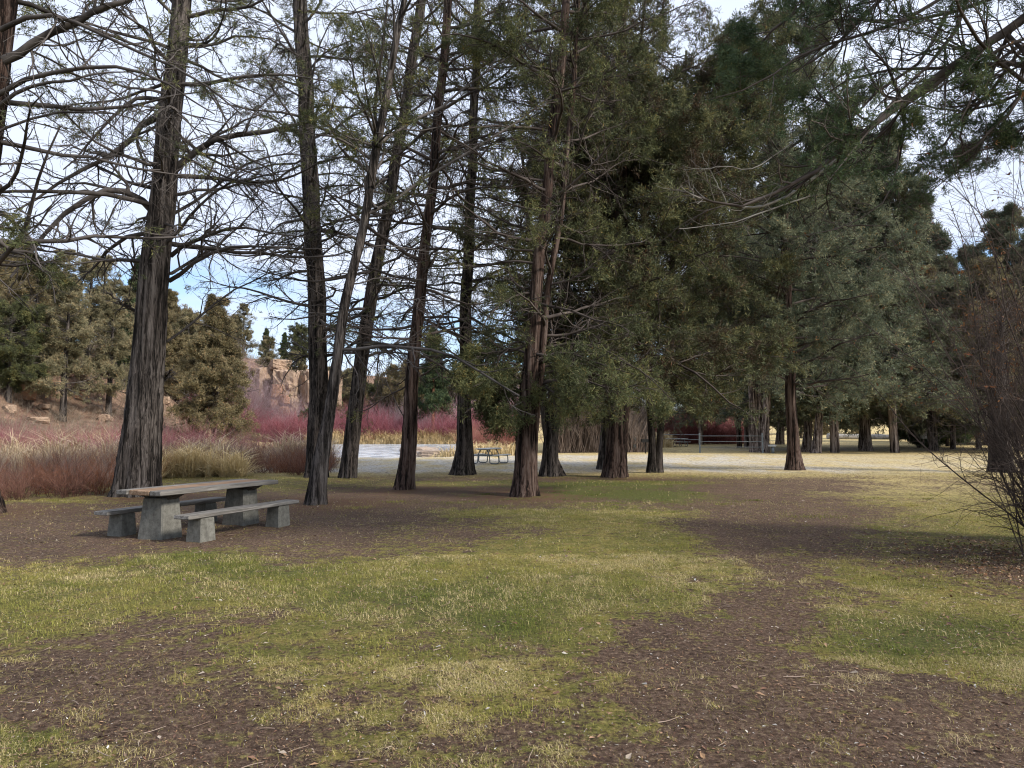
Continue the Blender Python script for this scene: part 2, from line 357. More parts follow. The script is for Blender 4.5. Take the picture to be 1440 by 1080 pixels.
def limb(pl, D0, D1=None, r0=.05, r1=.012, dn=.5):
    n = len(pl); D1 = D0 if D1 is None else D1
    return ([P(x, y, D0+(D1-D0)*i/(n-1)) for i, (x, y) in enumerate(pl)], r0, r1, dn)
def lin(a, b, c, d): return lambda z: float(np.interp(z, [a, b], [c, d]))
G_J = None
DEN_SP = lambda z: float(np.interp(z, [0,5,8,11.5,15], [.03,.07,.11,.24,.6]))
# 1 far left, leaning in from the edge
s = stem([(-44,722,84),(-46,640,58),(-40,450,48),(-27,250,42),(-12,127,40),(6,0,38)], 17)
tree('juniper_tree', 'thick tree trunk cut off by the left edge of the photo, long arching bare limbs', 'tree', [s], 101, BARK_RED, LEAF, TWIG, 4.2, 14, 26, lin(3,15,4.8,3), lin(3,15,.1,.4), lambda z: .0+.45*(z>4)*.8, sag=1, rep=2, gate=.45, fol_t=.5,
     extra=[limb([(5,85),(40,62),(110,28),(150,10),(200,-8)],13,13,.09,.04,.3), limb([(-8,136),(60,100),(130,93),(200,96),(250,125),(300,160)],13,12.4,.05,.012,.1), limb([(0,42),(50,12),(95,20),(150,50),(215,80),(275,105),(340,160)],13,12.5,.05,.015,.2),
            limb([(-22,195),(30,170),(90,155),(160,155),(200,170),(240,200)],13.3,13,.03,.008,.1), limb([(0,300),(20,310),(45,340),(60,380)],13,12,.05,.01,1.6), limb([(0,260),(-20,300),(10,330),(40,300)],13.4,12.5,.05,.01,1.8),
            limb([(-10,330),(20,360),(50,350),(70,400)],13.4,14.5,.05,.01,1.8)])
# 2 the big trunk behind the table
s = stem([(192,697,62),(195,655,60),(203,590,52),(208,500,47),(221,350,41),(232,250,37),(240,150,33),(250,60,30),(257,0,28)], 19)
tree('juniper_tree', 'biggest grey trunk right behind the concrete-legged picnic table, with bare arching limbs', 'tree', [s], 102, BARK_GREY, LEAF, TWIG, 5.6, 15, 40, lin(5,18,4.6,2.5), lin(5,18,.02,.5), lambda z: 1.1*DEN_SP(z), ns=13, nt_=8, toes=.42, rep=2, gate=.45, fol_t=.5, sag=1,
     extra=[limb([(216,298),(196,275),(160,262),(120,275),(80,310),(45,350),(15,390)],17.7,16,.10,.03,.5), limb([(238,248),(262,225),(290,200),(330,188),(390,182),(440,176),(470,150)],17.7,17,.10,.03,.5),
            limb([(222,165),(190,180),(180,200),(150,225),(100,245),(60,275),(20,300)],17.7,16.5,.09,.02,.5), limb([(240,360),(275,335),(320,318),(370,325),(430,335)],17.7,17,.06,.015,.1),
            limb([(238,395),(262,375),(300,350),(350,345),(400,350),(460,350)],17.7,16.2,.06,.015,.1), limb([(192,440),(170,425),(150,412)],17.7,16.8,.045,.02,0), limb([(232,535),(240,520)],17.7,17.2,.03,.02,0),
            limb([(225,140),(190,135),(160,165),(120,205),(90,240)],17.7,16.6,.06,.015,.6), limb([(245,300),(300,265),(345,225),(400,215),(470,220)],17.7,18.5,.045,.012,.3), limb([(235,480),(270,455),(310,420),(350,395),(380,380),(430,380)],17.7,18.5,.035,.01,0),
            limb([(250,60),(280,70),(330,50),(380,50),(420,80)],17.7,18.5,.05,.012,.7)])
# 3 dark straight trunk
s = stem([(446,671,34),(447,640,31),(448,560,28),(447,440,27),(438,300,26),(428,100,24),(421,0,22)], 20)
tree('juniper_tree', 'dark straight trunk directly behind the leaning pale trunk left of the river', 'tree', [s], 103, BARK_DARK, LEAF, TWIG, 5, 18, 54, lin(5,18,4.5,3), lin(5,18,.0,.45), DEN_SP, ns=12, nt_=8, rep=2, gate=.45, fol_t=.5, sag=1,
     extra=[limb([(445,500),(420,500),(405,520),(395,545)],25,24,.04,.01,2.2), limb([(440,470),(465,460),(480,480)],25,24.5,.03,.01,2.2), limb([(415,75),(390,60),(370,90)],25,24,.06,.01,1.5)])
# 4 leaning pale forked trunk
s = stem([(444,709,31),(452,650,25),(461,590,19),(474,500,16),(487,420,15),(508,330,13.5),(533,195,14)]); s2 = (np.array([P(531,200,s[0][0][1]), P(545,120,s[0][0][1]), P(557,60,s[0][0][1]), P(569,0,s[0][0][1]), P(582,-80,s[0][0][1])]), np.array([.095,.085,.08,.07,.03]))
s3 = (np.array([P(527,205,s[0][0][1]), P(526,150,s[0][0][1]), P(540,60,s[0][0][1]), P(548,-40,s[0][0][1])]), np.array([.05,.035,.03,.02]))
s4 = (np.array([P(520,240,15.2), P(560,175,15.2), P(620,145,15.6), P(680,95,16), P(740,30,16.3)]), np.array([.06,.045,.035,.025,.015]))
tree('juniper_tree', 'slender pale grey trunk leaning right and forking high, nearest trunk left of the river', 'tree', [s,s2,s3], 104, BARK_GREY, LEAF, TWIG, 6.2, 12, 16, lin(5,12,2.6,2), lin(5,12,.2,.6), lambda z: .35*(z>6.5), sides=28, toes=.5,
     extra=[limb([(482,492),(505,486),(560,486),(610,492),(650,506),(700,535),(730,560)],15.3,14.2,.045,.02,.9), limb([(518,300),(545,290),(575,262),(640,225),(700,190),(760,150),(820,105)],15.3,17,.05,.015,.4),
            limb([(530,205),(570,175),(620,150),(680,100),(760,50)],15.3,17,.05,.015,.4), limb([(500,350),(530,345),(580,350),(640,360)],15.3,16,.02,.008,.1), limb([(490,400),(540,390),(600,395)],15.3,16,.02,.008,.1), limb([(483,495),(500,515),(505,540),(500,560)],15.3,15,.02,.008,.3)])
# 5
s = stem([(490,672,28),(496,600,24),(507,520,21),(517,440,20),(544,300,18),(570,150,16),(592,0,15)], 20)
tree('juniper_tree', 'dark trunk leaning right, just left of the gap that shows the river', 'tree', [s], 105, BARK_DARK, LEAF, TWIG, 4, 18, 54, lin(5,18,4.2,2.8), lin(5,18,-.02,.4), lambda z: .8*DEN_SP(z)+.02, ns=11, rep=2, gate=.45, fol_t=.5, sag=1,
     extra=[limb([(505,520),(480,530),(455,540)],25,24.5,.02,.01,1.2), limb([(520,420),(560,410),(620,415),(680,405)],25,26,.03,.01,.3), limb([(525,440),(480,445),(440,460)],25,26,.03,.01,.4)])
# 6
s = stem([(568,688,30),(573,640,24),(578,560,20),(587,440,18.5),(604,300,15),(622,100,14),(631,0,13)], 17)
tree('juniper_tree', 'reddish-brown straight trunk standing alone in front of the river', 'tree', [s], 106, BARK_RED, LEAF, TWIG_D, 3.6, 15, 50, lin(4,16,3.8,2.8), lin(4,16,-.02,.4), lambda z: 1.0*DEN_SP(z)+.15*(z>10), ns=11, rep=2, gate=.45, fol_t=.5, sag=1,
     extra=[limb([(590,530),(620,510),(660,500),(700,520)],20.5,19.5,.03,.01,2.), limb([(575,540),(545,555),(520,575),(490,580)],20.5,21.5,.03,.01,2.), limb([(584,480),(610,520),(640,545),(660,560)],20.5,20,.02,.01,2.), limb([(590,400),(550,395),(510,400)],20.5,20,.02,.01,.3), limb([(578,600),(560,570),(545,540),(530,500)],20.5,22,.02,.01,1.5)])
# 7
s = stem([(651,668,36),(653,630,25),(654,560,20),(655,440,18),(661,300,15.5),(669,100,13),(672,0,12)], 21)
tree('juniper_tree', 'dark upright trunk immediately left of the metal-framed picnic table', 'tree', [s], 107, BARK_DARK, LEAF, TWIG_D, 4, 18.5, 60, lin(5,18,4.2,3), lin(5,18,-.03,.4), lambda z: .7*DEN_SP(z)+.02, ns=11, rep=2, gate=.45, fol_t=.5, sag=1,
     extra=[limb([(655,500),(690,470),(740,460)],26.5,27,.03,.01,2.), limb([(650,520),(620,500),(590,480)],26.5,27,.03,.01,1.5), limb([(655,560),(690,560),(720,600)],26.5,25.5,.03,.01,2.)])
# 8 the largest red trunk, twin above
BOUGHS = [limb([(750,y0),(750+dx*.35,y0-12),(750+dx*.7,y0+2),(750+dx,y0+dy)],17.8,D1,.04,.01,2.2) for y0,dx,dy,D1 in ((560,-70,20,17.5),(545,-95,35,16.8),(520,-110,20,18.2),(500,-90,30,19),(555,50,20,16.2),(545,90,30,16.4),(530,130,20,17),(520,160,45,17.6),(505,190,50,16.8),(560,120,15,17.8),(540,180,30,18.6),(490,-60,40,17),(570,-40,20,16.6),(515,75,45,16))]
s = stem([(735,697,41),(738,650,33),(739,600,27),(743,540,24),(751,440,20),(761,340,18),(776,200,16),(790,80,14),(797,0,13)], 17)
s2_ = stem([(745,697,22),(750,620,17),(757,540,13),(772,400,10),(792,280,9),(806,120,8),(814,0,7)], 16, D=s[0][0][1]+.35)
DD = lambda a, b=18: (lambda z: float(np.interp(z, [0, a, a+1.2, b], [0, 0, 1, 1])))
tree('juniper_tree', 'stout red-brown trunk with a wide fluted base, nearest trunk in the middle of the photo', 'tree', [s, s2_], 108, BARK_RED, LEAF, TWIG_D, 3.2, 14.5, 70, lin(3,16,3.4,3.0), lin(3,16,.0,.35), lambda z: float(np.interp(z,[2,3.6,4.5,8.5,10.5],[.8,.8,.3,.3,1.])), ns=9, nt_=8, blades=10, rep=2, gate=.40,
     extra=BOUGHS+[limb([(740,560),(715,535),(690,530),(665,545)],17.8,16.5,.03,.01,2.2), limb([(740,540),(700,510),(670,500),(650,520)],17.8,17.2,.03,.01,2.2), limb([(760,520),(800,500),(850,520),(900,550)],17.8,16.8,.05,.012,2.2), limb([(760,490),(810,480),(870,500),(930,540)],17.8,17.4,.05,.012,2.2),
            limb([(750,540),(720,550),(700,580),(690,610)],17.8,17.6,.02,.01,1.8),limb([(760,540),(830,520),(880,540),(930,570)],17.8,18.6,.04,.012,2.2)], toes=.38)
def dense(name, label, stems, seed, bk, lf, z0=2.4, z1=16, nl=64, L0=4, L1=2.6, e0=.10, e1=.35, dn=.8, **kw):
    return tree(name, label, 'tree', stems, seed, bk, lf, TWIG_D, z0, z1, nl, lin(z0,z1,L0,L1), lin(z0,z1,e0,e1), lambda z: dn*(z>z0-1.2), **{**dict(ns=10, nt_=9, blades=11, tuft=.19, bw=.0125, fol_t=.15, gate=.37, rep=2), **kw})
s = stem([(772,670,30),(776,620,22),(780,560,19),(790,440,17),(805,300,15),(815,100,12)], 18); sb = stem([(784,670,26),(776,640,16),(766,590,12),(760,520,10),(750,400,9)], 13, D=s[0][0][1])
dense('juniper_tree', 'dark trunk splitting near the ground, behind and right of the stout red-brown trunk', [s, sb], 109, BARK_DARK, LEAF_D, dn=.32, nl=50, z0=4.5, gate=.43, L0=4, L1=3.6, z1=17)
s = stem([(864,671,38),(868,630,32),(871,580,28),(872,440,24),(872,300,20),(875,100,16)], 18); sb = stem([(873,671,13),(875,600,9),(884,450,8)], 12, D=s[0][0][1]+.1)
dense('juniper_tree', 'thick reddish trunk under the low green boughs at the middle of the row', [s, sb], 110, BARK_RED, LEAF_D, nl=96, z0=3.0, L0=5.0, L1=4.2, dn=.85)
s = stem([(851,660,24),(853,600,18),(852,450,16),(850,200,13)], 18)
dense('juniper_tree', 'slim pale trunk half hidden behind the thick reddish trunk', [s], 111, BARK_GREY, LEAF_D, nl=50, z0=3.8, L0=4.4, L1=4, dn=.55, z1=18.5)
s = stem([(917,665,17),(917,630,11),(914,590,10),(911,500,9),(905,300,8)], 15); sb = stem([(926,665,13),(926,630,10),(930,590,10),(938,500,9),(950,300,8),(960,150,7)], 17, D=s[0][0][1])
dense('juniper_tree', 'small trunk splitting into a V of two dark stems, left of the rail fence', [s, sb], 112, BARK_DARK, LEAF_D, nl=104, z0=3.2, dn=.85, L0=5.4, L1=4.6, z1=17)
s = stem([(1117,661,26),(1115,630,18),(1113,580,16),(1110,500,15),(1105,350,12),(1100,200,9)], 19)
dense('juniper_tree', 'single red-brown trunk standing out before the pale frosted grass, right of the rail fence', [s], 113, BARK_RED, LEAF_G, nl=90, z0=3.3, z1=18.5, L0=4.2, L1=3.0, dn=.7)
# trees on the far lawn
s = stem([(1062,636,18),(1060,600,14),(1058,550,12),(1056,450,10)], 18); sb = stem([(1075,637,16),(1077,600,12),(1080,520,10)], 16, D=s[0][0][1]-.5); sc = stem([(1069,637,16),(1069,590,12),(1069,500,9)], 15, D=s[0][0][1])
kwf = dict(tuft=.3, bw=.028, blades=7, sides=20, toes=.25, ns=7, nt_=7)
dense('juniper_tree', 'clump of pale merged trunks at the right end of the rail fence', [s, sb, sc], 114, BARK_PALE, LEAF_G, nl=66, z0=4, L0=4.5, **kwf)
s = stem([(1040,630,8),(1039,590,7),(1037,500,5)], 15)
dense('juniper_tree', 'thin red-brown trunk behind the rails, left of the merged trunks', [s], 115, BARK_RED, LEAF_D, nl=50, z0=4, L0=4, **kwf)
s = stem([(1052,629,10),(1052,590,8),(1050,500,6)], 15)
dense('juniper_tree', 'dull trunk tucked against the left side of the merged trunks behind the rails', [s], 116, BARK_GREY, LEAF_D, nl=40, z0=5, L0=4, **kwf)
s = stem([(1097,625,14),(1098,590,10),(1099,520,8)], 16)
dense('juniper_tree', 'grey far trunk seen just left of the single red-brown trunk', [s], 117, BARK_PALE, LEAF_G, nl=50, z0=4.5, L0=4.4, **kwf)
s = stem([(1134,635,15),(1136,600,12),(1138,550,10)], 17)
dense('juniper_tree', 'grey far trunk of a close pair, nearer the single red-brown trunk', [s], 118, BARK_PALE, LEAF_G, nl=56, z0=4, L0=4.2, **kwf)
s = stem([(1147,637,17),(1151,600,12),(1156,550,11)], 17)
dense('juniper_tree', 'pale trunk leaning right, the right one of the close pair', [s], 119, BARK_PALE, LEAF_G, nl=60, z0=3.8, L0=4.4, **kwf)
s = stem([(1217,634,20),(1217,610,15),(1216,570,12),(1214,500,10),(1212,400,8)], 17)
dense('juniper_tree', 'stout lone trunk on the sunny lawn under a broad grey-green crown', [s], 120, BARK_PALE, LEAF_G, z0=2.9, z1=16.5, nl=90, L0=4.3, L1=1.2, dn=1., **kwf)
s = stem([(1161,611,8),(1161,580,6)], 15)
dense('juniper_tree', 'thin dark trunk far off between the pale pair and the stout lone trunk', [s], 121, BARK_DARK, LEAF_G, nl=40, z0=5, L0=4, **kwf)
# big tree out of frame at right whose limbs hang into the top right corner
s = (np.array([(9.6,9.5,-.05),(9.4,9.4,3),(9.2,9.2,7),(9.0,9.1,12)]), np.array([.42,.34,.26,.1])); LITTER.append((9.6,9.5,2))
L = [limb([(1560,-60),(1440,25),(1380,65),(1300,120),(1240,165),(1180,215),(1120,265)],9.2,8.6,.085,.016,.45), limb([(1360,80),(1310,125),(1260,150),(1200,195),(1150,240),(1090,285),(1040,292),(1000,284),(962,270)],9,8.2,.05,.008,0),
     limb([(1330,20),(1320,60),(1290,95),(1240,120),(1190,170),(1150,230)],9.4,8.8,.03,.008,.3), limb([(1365,-20),(1345,30),(1330,80),(1280,110),(1230,180),(1170,250)],9.4,8.2,.035,.008,.4), limb([(1380,-30),(1300,10),(1240,50),(1150,60),(1110,90),(1060,130),(1000,140)],9.4,8.4,.03,.006,.8),
     limb([(1470,30),(1420,90),(1370,150),(1330,210),(1290,220)],9.2,9.8,.035,.008,1.), limb([(1480,100),(1420,150),(1360,215),(1320,225)],9.6,9,.03,.008,1.2), limb([(1275,140),(1270,200),(1262,240),(1250,285),(1200,315),(1130,335)],8.9,8.6,.014,.005,0),
     limb([(1480,-50),(1400,0),(1300,30),(1200,20),(1140,40)],9.4,10,.035,.008,1.3), limb([(1480,60),(1430,60),(1380,110),(1350,170)],9.4,8.7,.03,.008,1.4), limb([(1300,-60),(1240,0),(1180,60),(1110,110),(1040,110)],9.8,10.4,.04,.008,1.6), limb([(1200,-80),(1140,0),(1080,50),(1030,90)],9.8,10.8,.04,.008,1.8),
     limb([(1500,160),(1440,175),(1390,215),(1330,215)],9.4,9.7,.02,.006,1.2)]
TR = tree('juniper_tree', 'tree just beyond the right edge whose long limbs hang down into the top right corner', 'tree', [s], 122, BARK_DARK, LEAF_P, TWIG_D, 6.2, 11.5, 34, lin(5,12,5.0,4.4), lin(5,12,-.02,.25), lambda z: .9, lr=.5, az=lambda g: pi+g.normal(.05,.55), extra=L, ns=15, nt_=9, tuft=.085, bw=.005, blades=15, secf=.36, rep=3, gate=.42)
g = np.random.default_rng(444); dl = MB()
for pl, r0 in (([(1175,225),(1130,262),(1090,285),(1050,294),(1010,286),(975,278),(958,262)],.022), ([(1140,275),(1090,292),(1040,312),(990,318),(955,322)],.011), ([(1025,290),(1010,262),(1000,240),(985,215)],.008), ([(975,278),(968,250),(962,235)],.007), ([(1115,200),(1060,240),(1010,232),(985,240),(960,232)],.008)):
    q = np.array([P(x,y,8.3+(x-1000)*.004) for x,y in pl]); u = np.linspace(0,len(q)-1,16); q = np.stack([np.interp(u,np.arange(len(q)),q[:,c]) for c in range(3)],1); q[1:-1] = (q[:-2]+2*q[1:-1]+q[2:])/4; q += g.normal(0,.006,q.shape); Rr = (r0*np.linspace(1,.35,16))[None]
    dl.add(*tubes(q[None],Rr,7)); a2 = kids(q[None],Rr,9,.1,1,.22,.8,g,1.,.5,.3); P2 = grow(a2[0],a2[1],a2[2],7,.2,.03,g); dl.add(*tubes(P2,np.maximum(a2[3],.002)[:,None]*np.linspace(1,.4,7)[None],4))
dl.V = [v-np.array(TR.location) for v in dl.V]; o = dl.build('dead_limb', twigmat('bleached', (.12,.105,.09), (.30,.28,.25), 3), TR); o['label'] = 'bleached bare dead limb curving down and left'
# ------------------------------------------------------------------ background tree prototypes
def proto(seed, H, Rm, z0, lf, bk, nl=60, shape='cone', tuft=.17, bw=.015, dens=.9, tr=.28, e=(-.1,.5), ns=10, nt_=9, blades=10, tw=TWIG):
    pts = np.array([(0,0,-.1),(0.05,0,H*.4),(0,.1,H*.8),(0,0,H*.98)]); rad = np.array([tr, tr*.7, tr*.3, .03])
    if shape == 'cone': Lf = lambda z: Rm*(1.03-((z-z0)/(H-z0)))**.8+.25
    elif shape == 'round': Lf = lambda z: Rm*math.sqrt(max(.06, 1-((z-(z0+H)/2)/((H-z0)/1.9))**2))
    else: Lf = lambda z: Rm*(.75+.25*math.sin(z))*(1.1-.7*(z-z0)/(H-z0))
    r = tree('proto', 'x', 'tree', [(pts, rad)], seed, bk, lf, tw, z0, H*.98, nl, Lf, lin(z0, H, *e), lambda z: dens, ns=ns, nt_=nt_, tuft=tuft, bw=bw, blades=blades, fol_t=.05, sides=12, toes=.2, tk=3, gate=.34, rep=2)
    return r
def place(pr, name, label, X, Y, sc=1, rz=0, group=None, first={}):
    if pr.name not in first and False: pass
    r = pr.copy(); C.objects.link(r); r.name = name
    r.location = (X, Y, float(terr(X, Y))-.05); r.rotation_euler.z = rz; r.scale = (sc,)*3
    r['label'] = label
    if group: r['group'] = group
    for ch in [c for c in pr.children]:
        c = ch.copy(); C.objects.link(c); c.parent = r; c.name = ch.name.split('.')[0]
    return r
protos = dict(
 cone=proto(201, 11, 3.4, 1.2, LEAF_O, BARK_PALE, 90), rnd=proto(202, 10, 3.6, 1.6, LEAF_O, BARK_PALE, 80, 'round'),
 brown=proto(203, 11, 3.4, 2.0, LEAF_T, BARK_GREY, 60, 'open', dens=.45), green=proto(204, 9, 3.4, 1.5, LEAF, BARK_GREY, 70, 'round'),
 pine=proto(205, 18, 2.8, 5, LEAF_P, BARK_PINE, 60, 'cone', dens=.8, tr=.3, tuft=.3, bw=.035), grey=proto(206, 15, 3.8, 2, LEAF_G, BARK_PALE, 100, 'cone', dens=.7, tr=.19), small=proto(207, 5, 2.4, .8, LEAF_P, BARK_GREY, 50, 'round', tr=.14, tuft=.3, bw=.035))
def at(px, Y): return (px-720)/F*Y
BG = [ # proto, px, py of the foot, scale, name, label, group
 ('brown',88,592,1.25,'juniper_tree','thin brownish tree with a bent trunk among the rocks at far left',None),
 ('brown',152,585,1.15,'juniper_tree','brownish sparse tree on the slope just left of the big grey trunk',None),
 ('green',12,565,1.0,'juniper_tree','bushy green tree on the rocky slope at the left edge',None),
 ('rnd',252,570,1.3,'juniper_tree','olive rounded juniper behind the big grey trunk',None),
 ('pine',192,560,1.0,'pine_tree','tall straight orange-stemmed pine just left of the big grey trunk',None)]
for k,px,py,sc,nm,lb,gp in BG: hp = G(px,py); place(protos[k], nm, lb, hp[0], hp[1], sc, px*.7, gp)
place(protos['cone'], 'juniper_tree', 'full cone-shaped olive juniper on the bank, left of the tan cliff', at(303,72), 72, 1.42, .5)
place(protos['small'], 'shrubby_juniper', 'small dark green bush growing at the foot of the tan cliff', at(432,104), 104, .8, 1)
g = np.random.default_rng(31)
for i in range(22):
    px = 372+i*17+g.uniform(-6,6); Y = g.uniform(113,126); place(protos[('brown','rnd','brown','cone','green')[i%5]], 'juniper_tree', 'small tan or olive tree just behind the willow bank across the river', at(px,Y), Y, g.uniform(.8,1.2), g.uniform(0,6), 'trees just behind the willow bank')
for px,Y,sc in ((-30,76,1.1),(45,72,1.15),(120,80,1.3),(170,86,1.2),(215,92,1.3),(262,98,1.3),(340,124,.9),(-5,84,1.2),(80,88,1.2),(-80,80,1.2),(235,104,1.2),(140,96,1.3),(25,94,1.3),(-140,76,1.2)): place(protos[('brown','rnd','cone','cone')[int(px+Y)%4]], 'juniper_tree', 'olive-brown juniper standing in the crowd of trees on the left slope', at(px,Y), Y, sc, px*.3, 'crowd of junipers on the left slope')
for px in (-60,-10,60,120,215,340): place(protos['rnd' if px%2 else 'cone'], 'juniper_tree', 'olive juniper along the crest of the left slope', at(px,135), 135+g.uniform(-6,6), g.uniform(.8,1.1), g.uniform(0,6), 'junipers along the crest of the left slope')
for px in (372,398,415): place(protos['pine'], 'pine_tree', 'small far pine poking up above the tan cliff', at(px,150), 150, .42+.1*g.uniform(), g.uniform(0,6), 'far pines above the tan cliff')
for i in range(30):
    px = 425+i*27+g.uniform(-9,9); Y = g.uniform(105,150); kk = ['cone','rnd','brown','cone','green','pine'][int(g.integers(0,6))]
    if kk == 'pine': place(protos['pine'], 'pine_tree', 'distant pine in the tree line across the river', at(px,Y), Y, g.uniform(.5,.75), g.uniform(0,6), 'distant pines across the river')
    else: place(protos[kk], 'juniper_tree', 'distant olive tree in the tree line beyond the red shrubs', at(px,Y), Y, g.uniform(.65,1.0), g.uniform(0,6), 'distant trees beyond the red shrubs')
place(protos['pine'], 'pine_tree', 'orange-barked pine trunk seen between the trunks above the red shrubs', at(609,98), 98, .9, 1)
place(protos['grey'], 'juniper_tree', 'tall pointed pale tree rising against the sky at right, behind the lone stout trunk', at(1255,50), 50, 1.62, 2)
place(protos['grey'], 'juniper_tree', 'pale grey-green tree right behind the clump of trunks on the lawn', at(1172,50), 50, 1.7, 4)
for px, Y, sc in ((1112,56,1.7),(1050,62,1.5),(1212,60,1.8),(985,72,1.4),(1300,64,1.6),(1338,58,1.1),(1374,60,1.2),(1428,54,1.3),(1490,56,1.4)): place(protos['grey'], 'juniper_tree', 'grey-green tree in the dense stand behind the far lawn', at(px,Y), Y, sc, px, 'grey-green trees behind the far lawn')
for px, Y, sc in ((1280,84,1.3),(1310,96,1.2),(1345,78,1.2),(1385,70,1.25),(1430,75,1.3),(1480,70,1.3),(1540,74,1.2)): place(protos['green' if px%2==0 else 'cone'], 'juniper_tree', 'green tree at the far edge of the sunny lawn at right', at(px,Y), Y, sc, px, 'green trees at the far edge of the lawn')
for px,Y,sc in ((1310,54,1.3),(1395,50,1.3),(1500,50,1.6)): place(protos['brown'], 'juniper_tree', 'thin olive tree standing behind the bare shrub at right', at(px,Y), Y, sc, px, 'thin olive trees behind the bare shrub')
place(protos['small'], 'young_pine', 'bright green young pine with low boughs at the right end of the lawn', at(1290,62), 62, 1.05, 1)
place(protos['small'], 'young_pine', 'bright green young pine, farther right and beside the dark vine-covered trunk', at(1330,66), 66, 1.25, 3)
place(protos['pine'], 'pine_tree', 'dark red trunk far back at right of the lone stout trunk', at(1258,100), 100, .9, 3)
for pr in protos.values():
    for ch in list(pr.children): bpy.data.objects.remove(ch)
    bpy.data.objects.remove(pr)
# ------------------------------------------------------------------ ground
def axis(parts): 
    out = []
    for a, b, st in parts: out.append(np.arange(a, b, st))
    return np.concatenate(out+[[parts[-1][1]]])
xs = axis([(-700,-200,50),(-200,-60,7),(-60,-20,1.2),(-20,-8,.25),(-8,8,.055),(8,20,.22),(20,60,1.2),(60,200,7),(200,700,50)])
ys = axis([(-400,-40,40),(-40,-2,3),(-2,2,.5),(2,12,.055),(12,24,.12),(24,50,.3),(50,130,1.0),(130,400,12),(400,1500,100)])
X, Y = np.meshgrid(xs, ys); Z = ground_z(X, Y); nx, ny = len(xs), len(ys)
V = np.stack([X,Y,Z], -1).reshape(-1,3); b = (np.arange(ny-1)[:,None]*nx+np.arange(nx-1)[None]).reshape(-1)
Q = np.stack([b, b+1, b+nx+1, b+nx], -1)
mg, nt, bs = mat('ground')
gm, grn, dry, fr, lit = masks(X.ravel(), Y.ravel())
hill = ss((terr(X.ravel(), Y.ravel())-.5)/1.5)*(X.ravel() < 0)
me = new_mesh('ground', V, Q, [mg]); o = link('ground', me); tag(o, 'patchy winter lawn and bare brown dirt under the trees', kind='structure')
colattr(me, 'MA', np.stack([gm, grn, dry, np.ones_like(gm)], 1)); colattr(me, 'MB', np.stack([fr, lit, hill, np.ones_like(gm)], 1))
aA = N(nt,'Attribute',attribute_name='MA'); sA = N(nt,'SeparateColor'); nt.links.new(aA.outputs['Color'], sA.inputs[0])
aB = N(nt,'Attribute',attribute_name='MB'); sB = N(nt,'SeparateColor'); nt.links.new(aB.outputs['Color'], sB.inputs[0])
nf = noise(nt, 45, 5, rough=.75); nq = noise(nt, 24, 6, rough=.85); nm = noise(nt, 6, 7, rough=.78); nl_ = noise(nt, 1.2, 3); nxf = noise(nt, 160, 3, rough=.8)
dirt = ramp(nt, nq, [(.36,(.034,.022,.016)),(.47,(.100,.066,.046)),(.56,(.165,.115,.083)),(.65,(.29,.22,.165)),(.78,(.40,.32,.25))])
dirt = mix(nt, .6, dirt, ramp(nt, nl_, [(.35,(.75,.7,.7)),(.65,(1.25,1.15,1.1))]), 'MULTIPLY')
dirt = mix(nt, sB.outputs[1], dirt, mix(nt, nf, (.09,.045,.028), (.2,.12,.075)))
gg = ramp(nt, nq, [(.36,(.085,.08,.022)),(.5,(.20,.18,.045)),(.7,(.38,.33,.12))]); gs = ramp(nt, nq, [(.36,(.30,.22,.08)),(.5,(.54,.42,.19)),(.7,(.72,.60,.36))])
gd = ramp(nt, nq, [(.36,(.04,.048,.014)),(.5,(.095,.105,.028)),(.7,(.2,.19,.06))])
gg = mix(nt, .75, gg, ramp(nt, noise(nt, 3.2, 5, rough=.7), [(.36,(.62,.68,.55)),(.5,(1.,1.,1.)),(.62,(1.55,1.3,1.5))]), 'MULTIPLY')
gc = mix(nt, sA.outputs[2], gg, gs)
inv = N(nt,'Math',operation='SUBTRACT'); inv.inputs[0].default_value = 1; nt.links.new(sA.outputs[2], inv.inputs[1])
gf = N(nt,'Math',operation='MULTIPLY'); nt.links.new(sA.outputs[1], gf.inputs[0]); nt.links.new(inv.outputs[0], gf.inputs[1])
gc = mix(nt, gf.outputs[0], gc, gd)
fz = N(nt,'Math',operation='MULTIPLY_ADD'); fz.inputs[1].default_value = 2.4; fz.inputs[2].default_value = -.75; fz.use_clamp = True; nt.links.new(noise(nt, 5, 6, rough=.8), fz.inputs[0]); fy = N(nt,'Math',operation='MULTIPLY'); nt.links.new(fz.outputs[0], fy.inputs[0]); nt.links.new(sB.outputs[0], fy.inputs[1]); fw = N(nt,'Math',operation='MULTIPLY'); fw.inputs[1].default_value = 1.6; fw.use_clamp = True; nt.links.new(fy.outputs[0], fw.inputs[0])
gc = mix(nt, fw.outputs[0], gc, ramp(nt, nq, [(.36,(.38,.36,.33)),(.6,(.66,.66,.66))]))
# breakup of the grass edge
th = N(nt,'Math',operation='MULTIPLY_ADD'); th.inputs[1].default_value = 1.9; nt.links.new(sA.outputs[0], th.inputs[0])
ad = N(nt,'Math',operation='MULTIPLY_ADD'); ad.inputs[1].default_value = 9; ad.inputs[2].default_value = -4.95; nt.links.new(nm, ad.inputs[0]); nt.links.new(ad.outputs[0], th.inputs[2]); th.use_clamp = True
col = mix(nt, th.outputs[0], dirt, gc)
hc = ramp(nt, noise(nt, .7, 6, rough=.7), [(.3,(.055,.036,.027)),(.45,(.14,.085,.06)),(.58,(.24,.16,.11)),(.7,(.36,.19,.12))])
col = mix(nt, sB.outputs[2], col, hc)
nt.links.new(col, bs.inputs['Base Color']); bump(nt, bs, nq, 1., .05)
